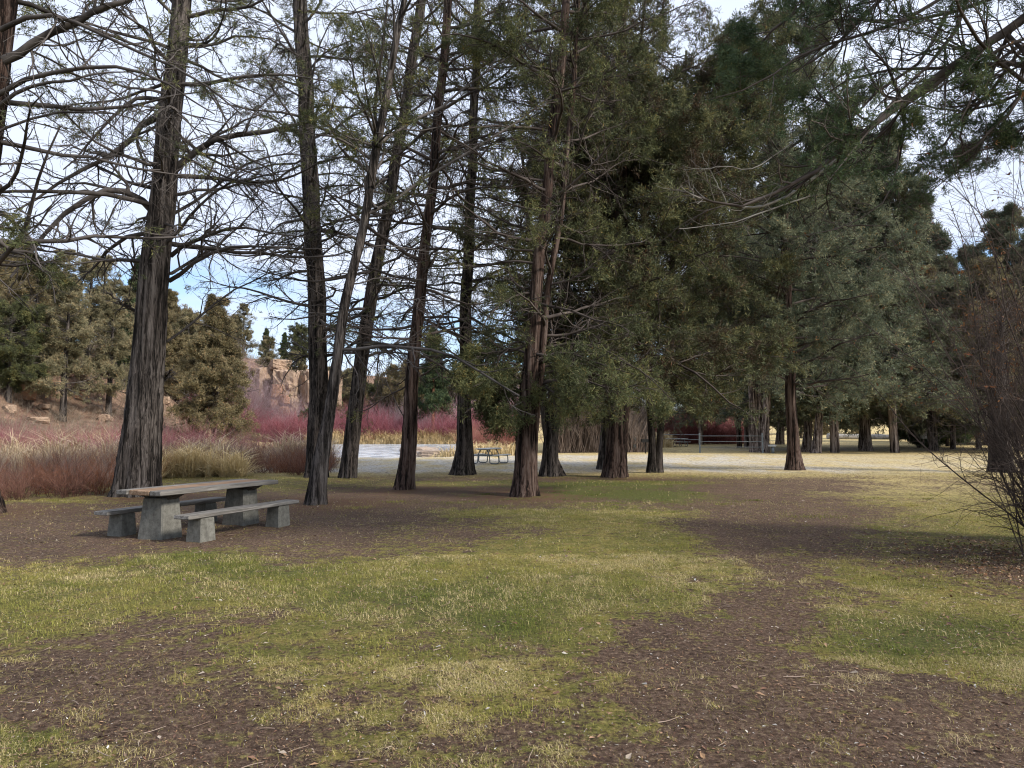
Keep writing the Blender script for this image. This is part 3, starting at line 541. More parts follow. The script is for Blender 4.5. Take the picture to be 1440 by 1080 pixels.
# water
mw, nt, bs = mat('river_water'); bs.inputs['Roughness'].default_value = .12; bs.inputs['Specular IOR Level'].default_value = .6
wv = noise(nt, 1, 4, mapping=(.8,.9,1)); nt.links.new(ramp(nt, wv, [(.35,(.22,.28,.34)),(.48,(.42,.48,.54)),(.58,(.78,.8,.82))]), bs.inputs['Base Color']); bump(nt, bs, wv, .7, .5)
xw = np.linspace(-34,-2,60); yw = np.linspace(38,99,60); Xw, Yw = np.meshgrid(xw, yw); b = (np.arange(59)[:,None]*60+np.arange(59)[None]).reshape(-1)
o = link('river', new_mesh('river', np.stack([Xw,Yw,0*Xw-.18],-1).reshape(-1,3), np.stack([b,b+1,b+61,b+60],-1), [mw])); tag(o, 'pale rippled river showing between the trunks', kind='structure')
# ------------------------------------------------------------------ grass blades
def seg_stalks(n, X, Y, L, W, lean, cols, g, curl=.3, z=None):
    """one bent blade per point: triangle strip of 5 verts"""
    Z = ground_z(X, Y) if z is None else z
    a = g.uniform(0, 2*pi, n); ln = np.abs(g.normal(0, lean, n)); d = np.stack([np.cos(a)*ln, np.sin(a)*ln, np.ones(n)], 1); d = norm(d)
    sd = np.stack([-np.sin(a+g.normal(0,.6,n)), np.cos(a), 0*a], 1)*W[:,None]
    p = np.stack([X,Y,Z-.005],1); m = p+d*L[:,None]*.55; d2 = norm(d+np.stack([np.cos(a),np.sin(a),-.6+0*a],1)*curl); t = m+d2*L[:,None]*.5
    V = np.stack([p-sd, p+sd, m+sd*.8, m-sd*.8, t], 1).reshape(-1,3); i = np.arange(n)*5
    return V, np.stack([i,i+1,i+2,i+3],1), np.stack([i+3,i+2,i+4],1), np.repeat(np.c_[cols, np.ones(n)], 5, 0)
g = np.random.default_rng(5)
VV=[];QQ=[];TT=[];CC=[];n0=0
for (y0,y1,n,L,W) in ((2.6,5,230000,.036,.0008),(5,9,260000,.042,.0012),(9,16,190000,.05,.0021),(16,27,90000,.055,.004)):
    Yb = y0+(y1-y0)*np.sqrt(g.uniform(0,1,n)*(1)+0) ; Xb = g.uniform(-.82,.82,n)*Yb
    gm, gr, dr, fr, lit = masks(Xb, Yb); cl = fbm(Xb*5, Yb*5, 77, 4); cl2 = fbm(Xb*1.7, Yb*1.7, 87, 3)
    k = g.uniform(0,1,n) < np.clip((gm*1.4-.5)+(cl-.5)*3.6, 0.05, 1); Xb, Yb, gr, dr, fr, cl, cl2 = [q[k] for q in (Xb,Yb,gr,dr,fr,cl,cl2)]; n = len(Xb)
    u = g.uniform(0,1,(n,1)); gcol = c3(.21,.185,.045)*(1-u)+c3(.39,.33,.10)*u; dk = c3(.095,.115,.025)*(1-u)+c3(.20,.19,.045)*u; st_ = c3(.38,.30,.14)*(1-u)+c3(.60,.49,.27)*u
    s_ = (g.uniform(0,1,n) < np.clip(.45+.5*dr-.35*gr+(.5-cl2)*1.6, .05, 1))[:,None]; col = gcol*(1-gr[:,None])+dk*gr[:,None]; col = np.where(s_, st_, col); col = col*(1-fr[:,None]*.6)+c3(.55,.55,.54)*fr[:,None]*.6
    V, Q, T, Cc = seg_stalks(n, Xb, Yb, L*g.uniform(.4,1.3,n)*(.6+cl*1.0+.5*gr), W*g.uniform(.6,1.4,n), 2.0, col, g, 1.1)
    VV.append(V); QQ.append(Q+n0); TT.append(T+n0); CC.append(Cc); n0 += len(V)
nc = 420; yc = 2.9+15*g.uniform(0,1,nc)**1.3; xc = g.uniform(-.8,.8,nc)*yc; gm, gr, dr, fr, lit = masks(xc, yc); k = g.uniform(0,1,nc) < np.clip(gm*.6+gr*.8-.15,.02,1); xc, yc, gr = xc[k], yc[k], gr[k]
m_ = 160; rr_ = g.uniform(.05,.16,len(xc)); Xb = np.repeat(xc,m_)+g.normal(0,1,len(xc)*m_)*np.repeat(rr_,m_)*1.5; Yb = np.repeat(yc,m_)+g.normal(0,1,len(xc)*m_)*np.repeat(rr_,m_); n = len(Xb); gg_ = np.repeat(gr,m_)[:,None]; u = g.uniform(0,1,(n,1))
col = (c3(.17,.17,.035)*(1-u)+c3(.34,.30,.08)*u)*(1-gg_)+(c3(.06,.09,.018)*(1-u)+c3(.16,.175,.035)*u)*gg_; V, Q, T, Cc = seg_stalks(n, Xb, Yb, g.uniform(.03,.085,n), .0009*(1+.13*Yb), .9, col, g, 1.2); VV.append(V); QQ.append(Q+n0); TT.append(T+n0); CC.append(Cc); n0 += len(V)
me = new_mesh('grass', np.concatenate(VV), np.concatenate(QQ), [STALK], np.concatenate(TT), False); colattr(me, 'Col', np.concatenate(CC))
tag(link('grass', me), 'short patchy yellow-green winter grass covering the near lawn', 'grass', kind='stuff')
# litter: flat chips, curled leaves and needle twigs
n = 130000; u = g.uniform(0,1,n); Yb = 2.7+14*u**1.5; Xb = g.uniform(-.82,.82,n)*Yb
sz = np.where(g.uniform(0,1,n) < .012, g.uniform(.010,.026,n), np.minimum(np.exp(g.normal(-5.35,.5,n)), .013))*(1+.04*Yb); a = g.uniform(0,pi,n); asp = g.uniform(.15,.6,n)
gm = masks(Xb,Yb)[0]; Z = ground_z(Xb,Yb)+.004+gm*.008
ax = np.stack([np.cos(a),np.sin(a),g.normal(0,.25,n)],1)*sz[:,None]; ay = np.stack([-np.sin(a),np.cos(a),g.normal(0,.25,n)],1)*(sz*asp)[:,None]; c = np.stack([Xb,Yb,Z],1)
up = np.stack([0*sz,0*sz,sz*.25],1)
V = np.stack([c-ax, c-ay*.9+up+ax*g.uniform(-.5,.5,(n,1)), c+ax, c+ay+up*.5+ax*g.uniform(-.5,.5,(n,1))],1).reshape(-1,3); i = np.arange(n)*4
pal = np.array([(.34,.28,.22),(.26,.16,.09),(.16,.09,.06),(.42,.38,.33),(.28,.18,.11),(.10,.06,.045),(.22,.15,.11),(.55,.51,.46)]); cc = pal[g.choice(8,n,p=[.09,.17,.23,.03,.14,.19,.14,.01])]*g.uniform(.7,1.2,(n,1))
me = new_mesh('leaf_litter', V, np.stack([i,i+1,i+2,i+3],1), [STALK], None, False); colattr(me,'Col',np.repeat(np.c_[cc,np.ones(n)],4,0)); tag(link('leaf_litter', me), 'small dry leaves, bark chips and needles scattered on the ground', 'leaf litter', kind='stuff')
def sticks(n, xr, L0, seed):
    g = np.random.default_rng(seed); Yb = 2.8+12*g.uniform(0,1,n)**1.5; Xb = g.uniform(-.8,.8,n)*Yb; a = g.uniform(0,2*pi,n); L = L0*g.uniform(.3,1.5,n)
    pts = []
    d = np.stack([np.cos(a),np.sin(a)],1); pp = np.stack([Xb,Yb],1); out = []
    for k in range(5): out.append(pp.copy()); d = norm(d+g.normal(0,.14,d.shape)); pp = pp+d*L[:,None]/4
    Pq = np.stack(out,1); z = ground_z(Pq[...,0],Pq[...,1])+.012; r = g.uniform(.0012,.0032,n)[:,None]*np.linspace(1,.6,5)[None]*(1+.05*Yb[:,None])
    return tubes(np.concatenate([Pq,z[...,None]],-1), r, 4)
mb = MB(); mb.add(*sticks(480,1,.10,91)); mb.build('twig_litter', twigmat('stick', (.10,.055,.035), (.36,.28,.22), 2.2)); tag(bpy.data.objects['twig_litter'], 'thin fallen twigs and pine needles lying on the dirt', 'twigs', kind='stuff')
# ------------------------------------------------------------------ shrub masses
def stems_mass(name, label, cat, X, Y, hmin, hmax, r, cols, seed, nk=4, kl=.45, lean=.25, z=None, k=5, kr=.6, ang=.45, kind='stuff', tips=None):
    g = np.random.default_rng(seed); n = len(X); Z = terr(X, Y)-.03 if z is None else z
    st = np.stack([X,Y,Z],1); d = g.normal(0,lean,(n,3)); d[:,2] = 1; vv = fbm(X*.5*8/hmax/4,Y*.5*8/hmax/4,seed,3); h = g.uniform(hmin,hmax,n)*np.clip(-.1+2.2*vv,.25,1.6)
    P1 = grow(st, d, h, k, .12, .0, g); R1 = r*np.linspace(1,.4,k)[None]*g.uniform(.7,1.2,(n,1))
    V, Q = tubes(P1, R1, 3); u = g.uniform(0,1,(n,1)); tone = (.55+.9*fbm(X*1.1,Y*1.1,seed+5,3))[:,None]; c0 = (cols[0]*(1-u)+cols[1]*u)*tone
    VV = [V]; QQ = [Q]; CC = [np.repeat(c0, 3*k, 0)]; m = len(V)
    if nk:
        s2,d2,L2,r2,t2,p2 = kids(P1,R1,nk,.25,.98,kl,ang,g,1.,kr,.3); P2 = grow(s2,d2,L2,3,.15,.1,g); R2 = np.maximum(r2,r*.3)[:,None]*np.array([1,.8,.5])[None]
        V,Q = tubes(P2,R2,3); VV.append(V); QQ.append(Q+m); u = g.uniform(0,1,(len(P2),1)); CC.append(np.repeat((cols[2]*(1-u)+cols[3]*u)*tone[p2], 9, 0)); m += len(V)
    me = new_mesh(name, np.concatenate(VV), np.concatenate(QQ), [STALK], None, True); c = np.concatenate(CC); colattr(me,'Col',np.c_[c,np.ones(len(c))])
    return tag(link(name, me), label, cat, kind=kind)
def region(n, f, xr, yr, g):
    X = g.uniform(*xr, n); Y = g.uniform(*yr, n); k = f(X, Y); return X[k], Y[k]
def pxof(X, Y): return 720+F*X/Y
# near left brown shrubs (front edge from y=16 m at the left to 23 m)
def edge(X, Y): return np.interp(720+F*X/Y, [-200,0,150,200,235,430,470], [13.5,15.8,17.3,20.5,24.6,25.2,26])
g = np.random.default_rng(61)
def clumps(n, fn, xr, yr, sp, m, g):
    X, Y = region(n, fn, xr, yr, g); k = g.poisson(m, len(X)); X = np.repeat(X,k); Y = np.repeat(Y,k); return X+g.normal(0,sp,len(X)), Y+g.normal(0,sp,len(X))
inL = lambda X,Y: (Y > edge(X,Y)+1.4*(fbm(X*.9,Y*.9,5)-.5)) & (Y < edge(X,Y)+6.5) & (X < -5.9) & (pxof(X,Y) > -160) & (pxof(X,Y) < 470)
BR = [c3(.07,.035,.028),c3(.13,.062,.046),c3(.15,.07,.052),c3(.28,.15,.11)]; RU = [c3(.14,.048,.025),c3(.24,.088,.042),c3(.25,.095,.048),c3(.38,.18,.10)]; GB = [c3(.15,.10,.085),c3(.26,.19,.16),c3(.27,.19,.165),c3(.42,.33,.28)]
for sd, cl, n, fx in ((62,BR,3200,lambda X,Y: fbm(X*.25,Y*.35,9)<.56),(162,RU,2000,lambda X,Y: (fbm(X*.25,Y*.35,9)>.46)),(262,GB,1500,lambda X,Y: Y>edge(X,Y)+1.5)):
    X, Y = clumps(n, lambda X,Y: inL(X,Y)&fx(X,Y), (-32,-5), (13,37), .13, 13, g)
    stems_mass('shrub_thicket', {62:'dark brown leafless low shrubs on the bank behind the big trunk',162:'rusty orange-brown low shrubs scattered through the bank thicket',262:'greyish taller bare shrubs at the back of the bank thicket'}[sd], 'shrubs', X, Y, .4, (1.25 if sd==262 else .95), .0052, cl, sd, nk=7, kl=.5, lean=.5, ang=.6)
def dry_grass(name, label, cx, cy, n, sx, sy, hmin, hmax, seed, cols=(c3(.42,.31,.15),c3(.62,.50,.30)), w=.010, lean=.35, fn=None):
    g = np.random.default_rng(seed); X = g.normal(cx,sx,n); Y = g.normal(cy,sy,n)
    if fn is not None: X, Y = fn(n, g)
    n = len(X); u = g.uniform(0,1,(n,1)); V,Q,T,Cc = seg_stalks(n, X, Y, g.uniform(hmin,hmax,n)*np.clip(-.1+2.1*fbm(X*1.3,Y*1.3,seed+3,4),.25,1.35), np.full(n,w), lean, cols[0]*(1-u)+cols[1]*u, g, .9, z=terr(X,Y))
    me = new_mesh(name, V, Q, [STALK], T, False); colattr(me,'Col',Cc); return tag(link(name, me), label, 'tall grass', kind='stuff')
def pxband(n, px0, px1, f, g): 
    px = g.uniform(px0,px1,n); Y = f(px, g); return (px-720)/F*Y, Y
EP = lambda px: np.interp(px, [-200,0,150,200,235,430,470], [13.5,15.8,17.3,20.5,24.6,25.2,26])
dry_grass('dry_grass', 'golden bent tall dry grass between the big trunk and the leaning pale trunk', 0,0,9000,1,1,.5,1.6,63,cols=(c3(.58,.43,.22),c3(.85,.70,.42)),w=.009,lean=1.1,fn=lambda n,g: (lambda q:(q[0][q[2]],q[1][q[2]]))((lambda p:(p[0],p[1],fbm(p[0]*1.1,p[1]*.6,12,3)>.42))(pxband(n,228,345,lambda px,g: EP(px)-.7+np.abs(g.normal(0,.9,n)),g))))
dry_grass('dry_grass', 'pale reed-like tall dry grass along the back of the brown shrubs', 0,0,26000,1,1,.9,2.0,64,cols=(c3(.50,.36,.21),c3(.82,.66,.45)),w=.011,lean=.6,fn=lambda n,g: (lambda q:(q[0][q[2]],q[1][q[2]]))((lambda p:(p[0],p[1],fbm(p[0]*.5,p[1]*.5,14,3)>.49))(pxband(n,-160,465,lambda px,g: EP(px)+g.uniform(5.5,13,n),g))))
# far bank
def band(n, px0, px1, Y0, Y1, g): 
    Y = g.uniform(Y0,Y1,n); return (g.uniform(px0,px1,n)-720)/F*Y, Y
g = np.random.default_rng(65)
def spread(X,Y,m,sp,g): k = g.poisson(m,len(X)); X = np.repeat(X,k); Y = np.repeat(Y,k); return X+g.normal(0,sp,len(X)), Y+g.normal(0,sp,len(X))
RED = [c3(.17,.04,.05),c3(.27,.08,.09),c3(.26,.08,.10),c3(.39,.18,.21)]
MAU = [c3(.22,.13,.13),c3(.34,.24,.23),c3(.34,.24,.26),c3(.48,.38,.40)]
X, Y = band(800,285,735,97,104,g); X, Y = spread(X,Y,9,.8,g); k = (X<0); stems_mass('red_willow_thicket','band of crimson leafless shrubs on the far river bank','shrubs',X[k],Y[k],2.2,4.6,.018,RED,66,nk=6,lean=.5,ang=.6)
X, Y = band(700,240,740,101,111,g); X, Y = spread(X,Y,9,.9,g); stems_mass('grey_willow_thicket','mauve-grey leafless shrubs behind the crimson shrubs across the river','shrubs',X,Y,3.6,6.0,.02,MAU,67,nk=6,lean=.5,ang=.6)
X, Y = band(640,-100,420,38,54,g); X, Y = spread(X,Y,8,.6,g); stems_mass('plum_shrub_thicket','plum-red twiggy shrubs at the foot of the rocky slope','shrubs',X,Y,.8,1.9,.010,[c3(.15,.045,.055),c3(.24,.085,.095),c3(.25,.085,.10),c3(.38,.19,.20)],68,nk=6,lean=.5,ang=.6)
dry_grass('dry_grass','straw-coloured grass along the far waterline',0,0,9000,1,1,1.0,2.4,69,cols=(c3(.42,.30,.14),c3(.62,.48,.28)),w=.03,fn=lambda n,g: band(n,430,740,93.5,97,g))
X, Y = band(1500,655,740,50,56,g); stems_mass('red_willow_thicket','red-brown shrubs behind the metal-framed picnic table','shrubs',X,Y,1.6,3.0,.012,[c3(.22,.08,.06),c3(.32,.13,.1),c3(.32,.13,.12),c3(.46,.24,.2)],70,nk=5,lean=.35)
dry_grass('dry_grass','tufts of straw grass beside the rocks and the metal-framed picnic table',0,0,1600,1,1,.5,1.2,71,w=.02,fn=lambda n,g: band(n,590,735,45,49,g))
X, Y = band(300,786,905,50,57,g); X, Y = spread(X,Y,8,.45,g); stems_mass('willow_thicket','dense grey-brown upright willow stems between the reddish trunks','shrubs',X,Y,3.4,5.2,.02,[c3(.10,.075,.06),c3(.19,.145,.12),c3(.16,.12,.10),c3(.27,.22,.18)],72,nk=3,lean=.16)
X, Y = band(420,905,1050,74,84,g); X, Y = spread(X,Y,9,.7,g); stems_mass('red_willow_thicket','dark crimson wall of shrubs behind the rail fence','shrubs',X,Y,1.8,3.4,.02,[c3(.15,.05,.05),c3(.24,.09,.08),c3(.24,.09,.095),c3(.36,.17,.17)],73,nk=5,lean=.45,ang=.6)
dry_grass('dry_grass','golden grass at the foot of the crimson shrubs behind the leaning grill',0,0,2200,1,1,.8,1.8,74,w=.025,fn=lambda n,g: band(n,895,945,62,68,g))
g = np.random.default_rng(201)
X, Y = band(2400,-160,420,50,128,g); k = terr(X,Y) > .15; X, Y = X[k], Y[k]; X, Y = spread(X,Y,9,.6,g)
stems_mass('sagebrush','grey-brown scrub covering the left slope between the trees','scrub',X,Y,.5,1.7,.014,[c3(.13,.10,.075),c3(.24,.19,.14),c3(.22,.18,.14),c3(.38,.32,.25)],202,nk=5,lean=.7,ang=.7,k=4)
# ------------------------------------------------------------------ rocks
def rockmat(name, a, b_, c):
    m, nt, b = mat(name); n1 = noise(nt, 1.1, 6, rough=.7); n2 = noise(nt, .35, 3)
    nt.links.new(mix(nt, n2, ramp(nt, n1, [(.3,a),(.5,b_),(.68,c)]), (.36,.24,.16), 'MIX'), b.inputs['Base Color']); bump(nt, b, n1, .9, .3); return m
ROCK = rockmat('tan_rock', (.12,.09,.075), (.32,.24,.18), (.48,.38,.3)); ROCK_R = rockmat('red_rock', (.12,.05,.035), (.30,.14,.09), (.42,.24,.16)); ROCK_G = rockmat('grey_rock', (.13,.12,.11), (.3,.28,.26), (.5,.48,.46))
def rock(mb, c, s, seed, cut=9, rot=0):
    """convex-ish faceted boulder: sphere points clamped by random planes"""
    g = np.random.default_rng(seed); nu, nv = 28, 18
    th = np.arange(nu)/nu*2*pi; ph = np.linspace(0.02, pi-.02, nv); T_, P_ = np.meshgrid(th, ph)
    D = np.stack([np.sin(P_)*np.cos(T_), np.sin(P_)*np.sin(T_), np.cos(P_)],-1).reshape(-1,3)
    nrm = norm(g.normal(0,1,(cut,3))); nrm = np.concatenate([nrm, np.eye(3), -np.eye(3)]); off = np.concatenate([g.uniform(.62,.95,cut), g.uniform(.6,.8,6)])
    dots = D@nrm.T; r = np.where(dots > .05, off[None]/np.maximum(dots,.05), 9).min(1); r = np.minimum(r, 1.25)
    r = r*(1+.03*g.normal(0,1,len(r))); V = D*r[:,None]*np.array(s)
    cz, sn = math.cos(rot), math.sin(rot); V = np.stack([V[:,0]*cz-V[:,1]*sn, V[:,0]*sn+V[:,1]*cz, V[:,2]],1)+np.array(c)
    b = np.arange(nv-1)[:,None]*nu; i = np.arange(nu)[None]; j = (i+1)%nu; mb.add(V, np.stack([b+i,b+nu+i,b+nu+j,b+j],-1).reshape(-1,4))
# tan cliff between the cone juniper and the straight trunk
cy = 112; cr = empty('rock_cliff', (at(395,cy), cy, float(terr(at(395,cy),cy))), 'tan sandstone cliff with a wedge-shaped block, seen between the cone-shaped juniper and the straight trunk', 'cliff')
ob = np.array(cr.location)
for nm, L in (('cliff_face', [(362,548,2.3,3,4.2,1),(352,575,2.2,3,3.0,2),(372,575,1.6,3,3.0,6),(412,545,2.5,4,3.4,3),(436,550,2.6,4,4.0,4),(455,560,2.4,4,4.0,5),(418,575,1.9,3,2.4,13),(438,585,1.8,3,2.2,14)]), ('capstone', [(392,514,2.0,2.2,1.1,7),(398,526,1.1,1.6,1.7,15)]), ('talus', [(390,550,.8,1,1.3,8),(398,562,.9,1,.8,9),(386,568,1.0,1,.9,10),(400,578,1.1,1,.9,11),(394,586,.9,.8,.7,12),(380,592,.8,.8,.6,16),(408,594,.8,.8,.6,17)])):
    mb = MB()
    for px,py,a,b_,c,sd in L: rock(mb, P(px,py,cy-(4 if nm=='talus' else 0))-ob, (a*1.17,b_*1.17,c*1.17), sd, 7, sd)
    mb.build(nm, ROCK_R if nm == 'talus' else ROCK, cr, smooth=False)
g = np.random.default_rng(77)
for i,(px,py,wp) in enumerate([(30,556,44),(22,530,36),(70,545,26),(150,592,22),(165,582,18),(134,578,22),(52,594,26),(112,560,30),(232,566,20),(252,580,18),(330,592,16),(14,580,22),(178,556,22),(92,528,26),(238,540,22),(60,575,20),(270,560,20),(120,535,24)]):
    hp = G(px,py); s_ = wp*hp[1]/F/2; mb = MB(); rock(mb, (0,0,0), (s_*g.uniform(.8,1.3), s_, s_*g.uniform(.5,.9)), 300+i, 8, g.uniform(0,3)); red = i in (0,1,2,7,13)
    o = mb.build('boulder', ROCK_R if red else ROCK, smooth=False); o.location = (hp[0], hp[1], float(terr(hp[0],hp[1]))+s_*.2)
    tag(o, 'rust-red boulder jutting from the left slope' if red else 'tan boulder lying among brush on the left slope', 'boulder', 'rust-red boulders of the left slope' if red else 'tan boulders of the left slope')
mb = MB(); rock(mb,(0,0,0),(1.9,1.2,.75),400,8,.2); o = mb.build('boulder', ROCK_G, smooth=False); o.location = (at(590,53),53,-.15); tag(o,'large grey boulder at the river edge, just right of the straight red-brown trunk','boulder')
mb = MB(); rock(mb,(0,0,0),(3.0,.9,.4),401,10,.1); o = mb.build('flat_rock', ROCK_G, smooth=False); o.location = (at(624,48),48,-.05); tag(o,'low flat pale rock ledge between the boulder and the metal-framed picnic table','rock')
# ------------------------------------------------------------------ wood / concrete / metal
def woodmat(name, a, b_, c, ax='x'):
    m, nt, b = mat(name); mp = (1.2,26,26)
    n1 = noise(nt, 1, 6, mapping=mp, rough=.7, dist=.4); n2 = noise(nt, 2.2, 3)
    nt.links.new(mix(nt, .5, ramp(nt, n1, [(.3,a),(.5,b_),(.7,c)]), ramp(nt, n2, [(.3,(.6,.6,.6)),(.7,(1.2,1.2,1.2))]), 'MULTIPLY'), b.inputs['Base Color']); bump(nt, b, n1, .6, .01); b.inputs['Roughness'].default_value = .8; return m
WOOD = woodmat('grey_wood', (.05,.046,.042), (.16,.148,.132), (.29,.27,.25)); WOOD_O = woodmat('brown_wood', (.11,.07,.045), (.25,.16,.10), (.38,.29,.21)); WOOD_D = woodmat('dark_wood', (.03,.026,.022), (.07,.06,.05), (.12,.1,.09))
mc, nt, b = mat('concrete'); n1 = noise(nt, 14, 6, rough=.75); n2 = noise(nt, 1, 4, mapping=(6,6,.9))
nt.links.new(mix(nt, .6, ramp(nt, n1, [(.3,(.085,.08,.07)),(.6,(.17,.165,.145))]), ramp(nt, n2, [(.35,(.5,.48,.46)),(.6,(1.1,1.1,1.08))]), 'MULTIPLY'), b.inputs['Base Color']); bump(nt, b, n1, .5, .01)
mm, nt, b = mat('galvanised_metal'); b.inputs['Metallic'].default_value = .3; b.inputs['Roughness'].default_value = .5; nt.links.new(ramp(nt, noise(nt, 12, 4), [(.3,(.13,.15,.16)),(.7,(.24,.26,.27))]), b.inputs['Base Color'])
mpale, nt, b = mat('pale_board'); nt.links.new(ramp(nt, noise(nt, 8, 4), [(.3,(.42,.42,.41)),(.7,(.62,.62,.6))]), b.inputs['Base Color'])
mblk, nt, b = mat('black_steel'); nt.links.new(ramp(nt, noise(nt, 20, 4), [(.3,(.012,.012,.012)),(.7,(.03,.028,.026))]), b.inputs['Base Color'])
mteal, nt, b = mat('weathered_teal_paint'); nt.links.new(ramp(nt, noise(nt, 9, 4), [(.3,(.10,.15,.16)),(.7,(.22,.30,.31))]), b.inputs['Base Color'])
# main table
TX, TY, TA = -5.07, 11.35, 1.21
zt = float(ground_z(TX, TY))
t = empty('picnic_table', (TX,TY,zt), 'heavy picnic table of thick weathered planks on two tapered concrete pedestals, in the left foreground', 'picnic table', None, TA)
# local x along the table, y across
mb = MB()
for i, y in enumerate((-.335,.335)): mb.box((0,y,.715),(2.55,.222,.07), jit=.002, bev=.01)
mb.build('tabletop', WOOD, t, smooth=False)
mb = MB(); mb.box((-.01,-.108,.713),(2.53,.215,.068), jit=.002, bev=.01); mb.box((.015,.115,.714),(2.52,.205,.069), jit=.002, bev=.01); o = mb.build('middle_plank', WOOD_O, t, smooth=False); o['label'] = 'orange-brown planks down the middle of the table top'
for x in (-.85,.85):
    mb = MB(); mb.box((x,0,.29),(.40,.50,.66),taper=.80,bev=.02,jit=.003); mb.build('pedestal', mc, t, smooth=False)
    mb = MB(); v = np.array([(sx*.075+x, sy*(.40 if sz > 0 else .22), .622+(.056 if sz > 0 else -.03)) for sz in (-1,1) for sy in (-1,1) for sx in (-1,1)])
    mb.add(v, [(0,1,3,2),(4,6,7,5),(0,4,5,1),(2,3,7,6),(0,2,6,4),(1,5,7,3)]); mb.build('crossbeam', WOOD_D, t, smooth=False)
def bench(y, label):
    c, s_ = math.cos(TA), math.sin(TA); bx, by = TX-y*s_, TY+y*c; z = float(ground_z(bx, by))
    b = empty('bench', (bx,by,z), label, 'bench', 'plank benches beside the table', TA)
    mb = MB(); mb.box((0,-.0,.385),(2.46,.29,.06), jit=.0025, bev=.01); mb.build('seat', WOOD, b, smooth=False)
    for x in (-.85,.85): m = MB(); m.box((x,0,.165),(.30,.30,.375),taper=.86,bev=.015,jit=.002); m.build('leg', mc, b, smooth=False)
bench(-.80, 'weathered plank bench on concrete blocks on the near right side of the picnic table'); bench(.80, 'weathered plank bench on concrete blocks on the far left side of the picnic table')
# metal framed tables
def metal_table(px, py, yaw, label):
    p = G(px,py); r = empty('picnic_table', (p[0],p[1],float(terr(p[0],p[1]))), label, 'picnic table', 'metal-framed picnic tables', yaw)
    mb = MB(); [mb.box((0,y,.745),(1.85,.22,.045)) for y in (-.24,0,.24)]; mb.build('tabletop', mpale, r, smooth=False)
    for y in (-.72,.72): mb = MB(); mb.box((0,y,.44),(1.85,.25,.045)); mb.build('seat', mpale, r, smooth=False)
    for x in (-.6,.6):
        mb = MB(); a = .028
        for s_ in (-1,1): mb.tube([(x,s_*.16,.72),(x,s_*.30,.45),(x,s_*.33,.08),(x,s_*.42,.03),(x,s_*.72,.03),(x,s_*.80,.08),(x,s_*.80,.2),(x,s_*.78,.41)],a,8)
        mb.tube([(x,-.80,.405),(x,.80,.405)],a,8); mb.tube([(x,-.33,.715),(x,.33,.715)],a,8); mb.build('frame', mm, r)
    mb = MB(); mb.tube([(-.6,0,.40),(0,0,.71)],.016,6); mb.tube([(.6,0,.40),(0,0,.71)],.016,6); mb.build('brace', mm, r)
metal_table(687,652,1.2,'grey metal-framed picnic table with a pale top, right of the dark upright trunk')
metal_table(953,628,.25,'small far picnic table seen behind the rail fence')
# fence
p = [G(982,637), G(1072,638)]; q = G(905,632); f0 = p[0]
fr = empty('rail_fence', (f0[0],f0[1],float(terr(f0[0],f0[1]))), 'grey metal rail fence with three rails in front of the crimson shrubs', 'fence')
fo = np.array(fr.location)
Yf = f0[1]; A = np.array([at(983,Yf),Yf,0]); B = np.array([at(1071,Yf),Yf,0]); Cc = np.array([at(925,Yf+7),Yf+7,0])
for pt in (A,B,Cc): mb = MB(); mb.box((pt[0]-fo[0],pt[1]-fo[1],.68),(.10,.10,1.5)); mb.build('post', mm, fr, smooth=False)
for a, b_, zs in ((A,B,(1.22,.82,.42)),(A,Cc,(1.3,.95))):
    for z in zs: mb = MB(); mb.tube([(a[0]-fo[0],a[1]-fo[1]-.07,z),(b_[0]-fo[0],b_[1]-fo[1]-.07,z)],.022,8); mb.build('rail', mm, fr)
# bollard
p = G(892,636); r = empty('bollard', (p[0],p[1],float(terr(p[0],p[1]))), 'weathered blue-grey wooden bollard left of the black grill', 'bollard')
mb = MB(); mb.box((0,0,.5),(.2,.2,1.15)); mb.box((0,0,1.1),(.2,.2,.08),taper=.55); mb.build('post', mteal, r, smooth=False); mb = MB(); mb.box((.09,-.08,.62),(.07,.07,.12)); mb.build('bracket', mblk, r, smooth=False)
# grill
p = G(908,638); r = empty('grill', (p[0],p[1],float(terr(p[0],p[1]))), 'black box-shaped park grill on a post, just left of the V-shaped trunk', 'grill')
mb = MB(); mb.tube([(0,0,-.1),(0,0,.8)],.035,10); mb.build('post', mblk, r)
mb = MB()
mb.box((0,0,.79),(.56,.42,.02)); [mb.box((0,y,.91),(.56,.015,.22)) for y in (-.205,.205)]; mb.box((-.272,0,.91),(.015,.39,.22)); mb.box((.272,0,.91),(.015,.39,.22)); mb.build('firebox', mblk, r, smooth=False)
mb = MB(); [mb.tube([(x,-.2,1.0),(x,.2,1.0)],.006,5) for x in np.linspace(-.22,.22,12)]; mb.tube([(-.24,-.19,1.0),(-.24,-.32,1.03)],.009,6); mb.tube([(.24,-.19,1.0),(.24,-.32,1.03)],.009,6); mb.build('grate', mm, r)
# water tap post
p = G(1087,637); r = empty('water_post', (p[0],p[1],float(terr(p[0],p[1]))), 'short dark post with a pale wider cap, right of the merged trunks', 'post')
mb = MB(); mb.tube([(0,0,-.1),(0,0,.45)],.11,12); mb.build('shaft', mm, r); mb = MB(); mb.box((-.05,0,.52),(.5,.34,.14),bev=.04); mb.build('cap', mpale, r, smooth=False)
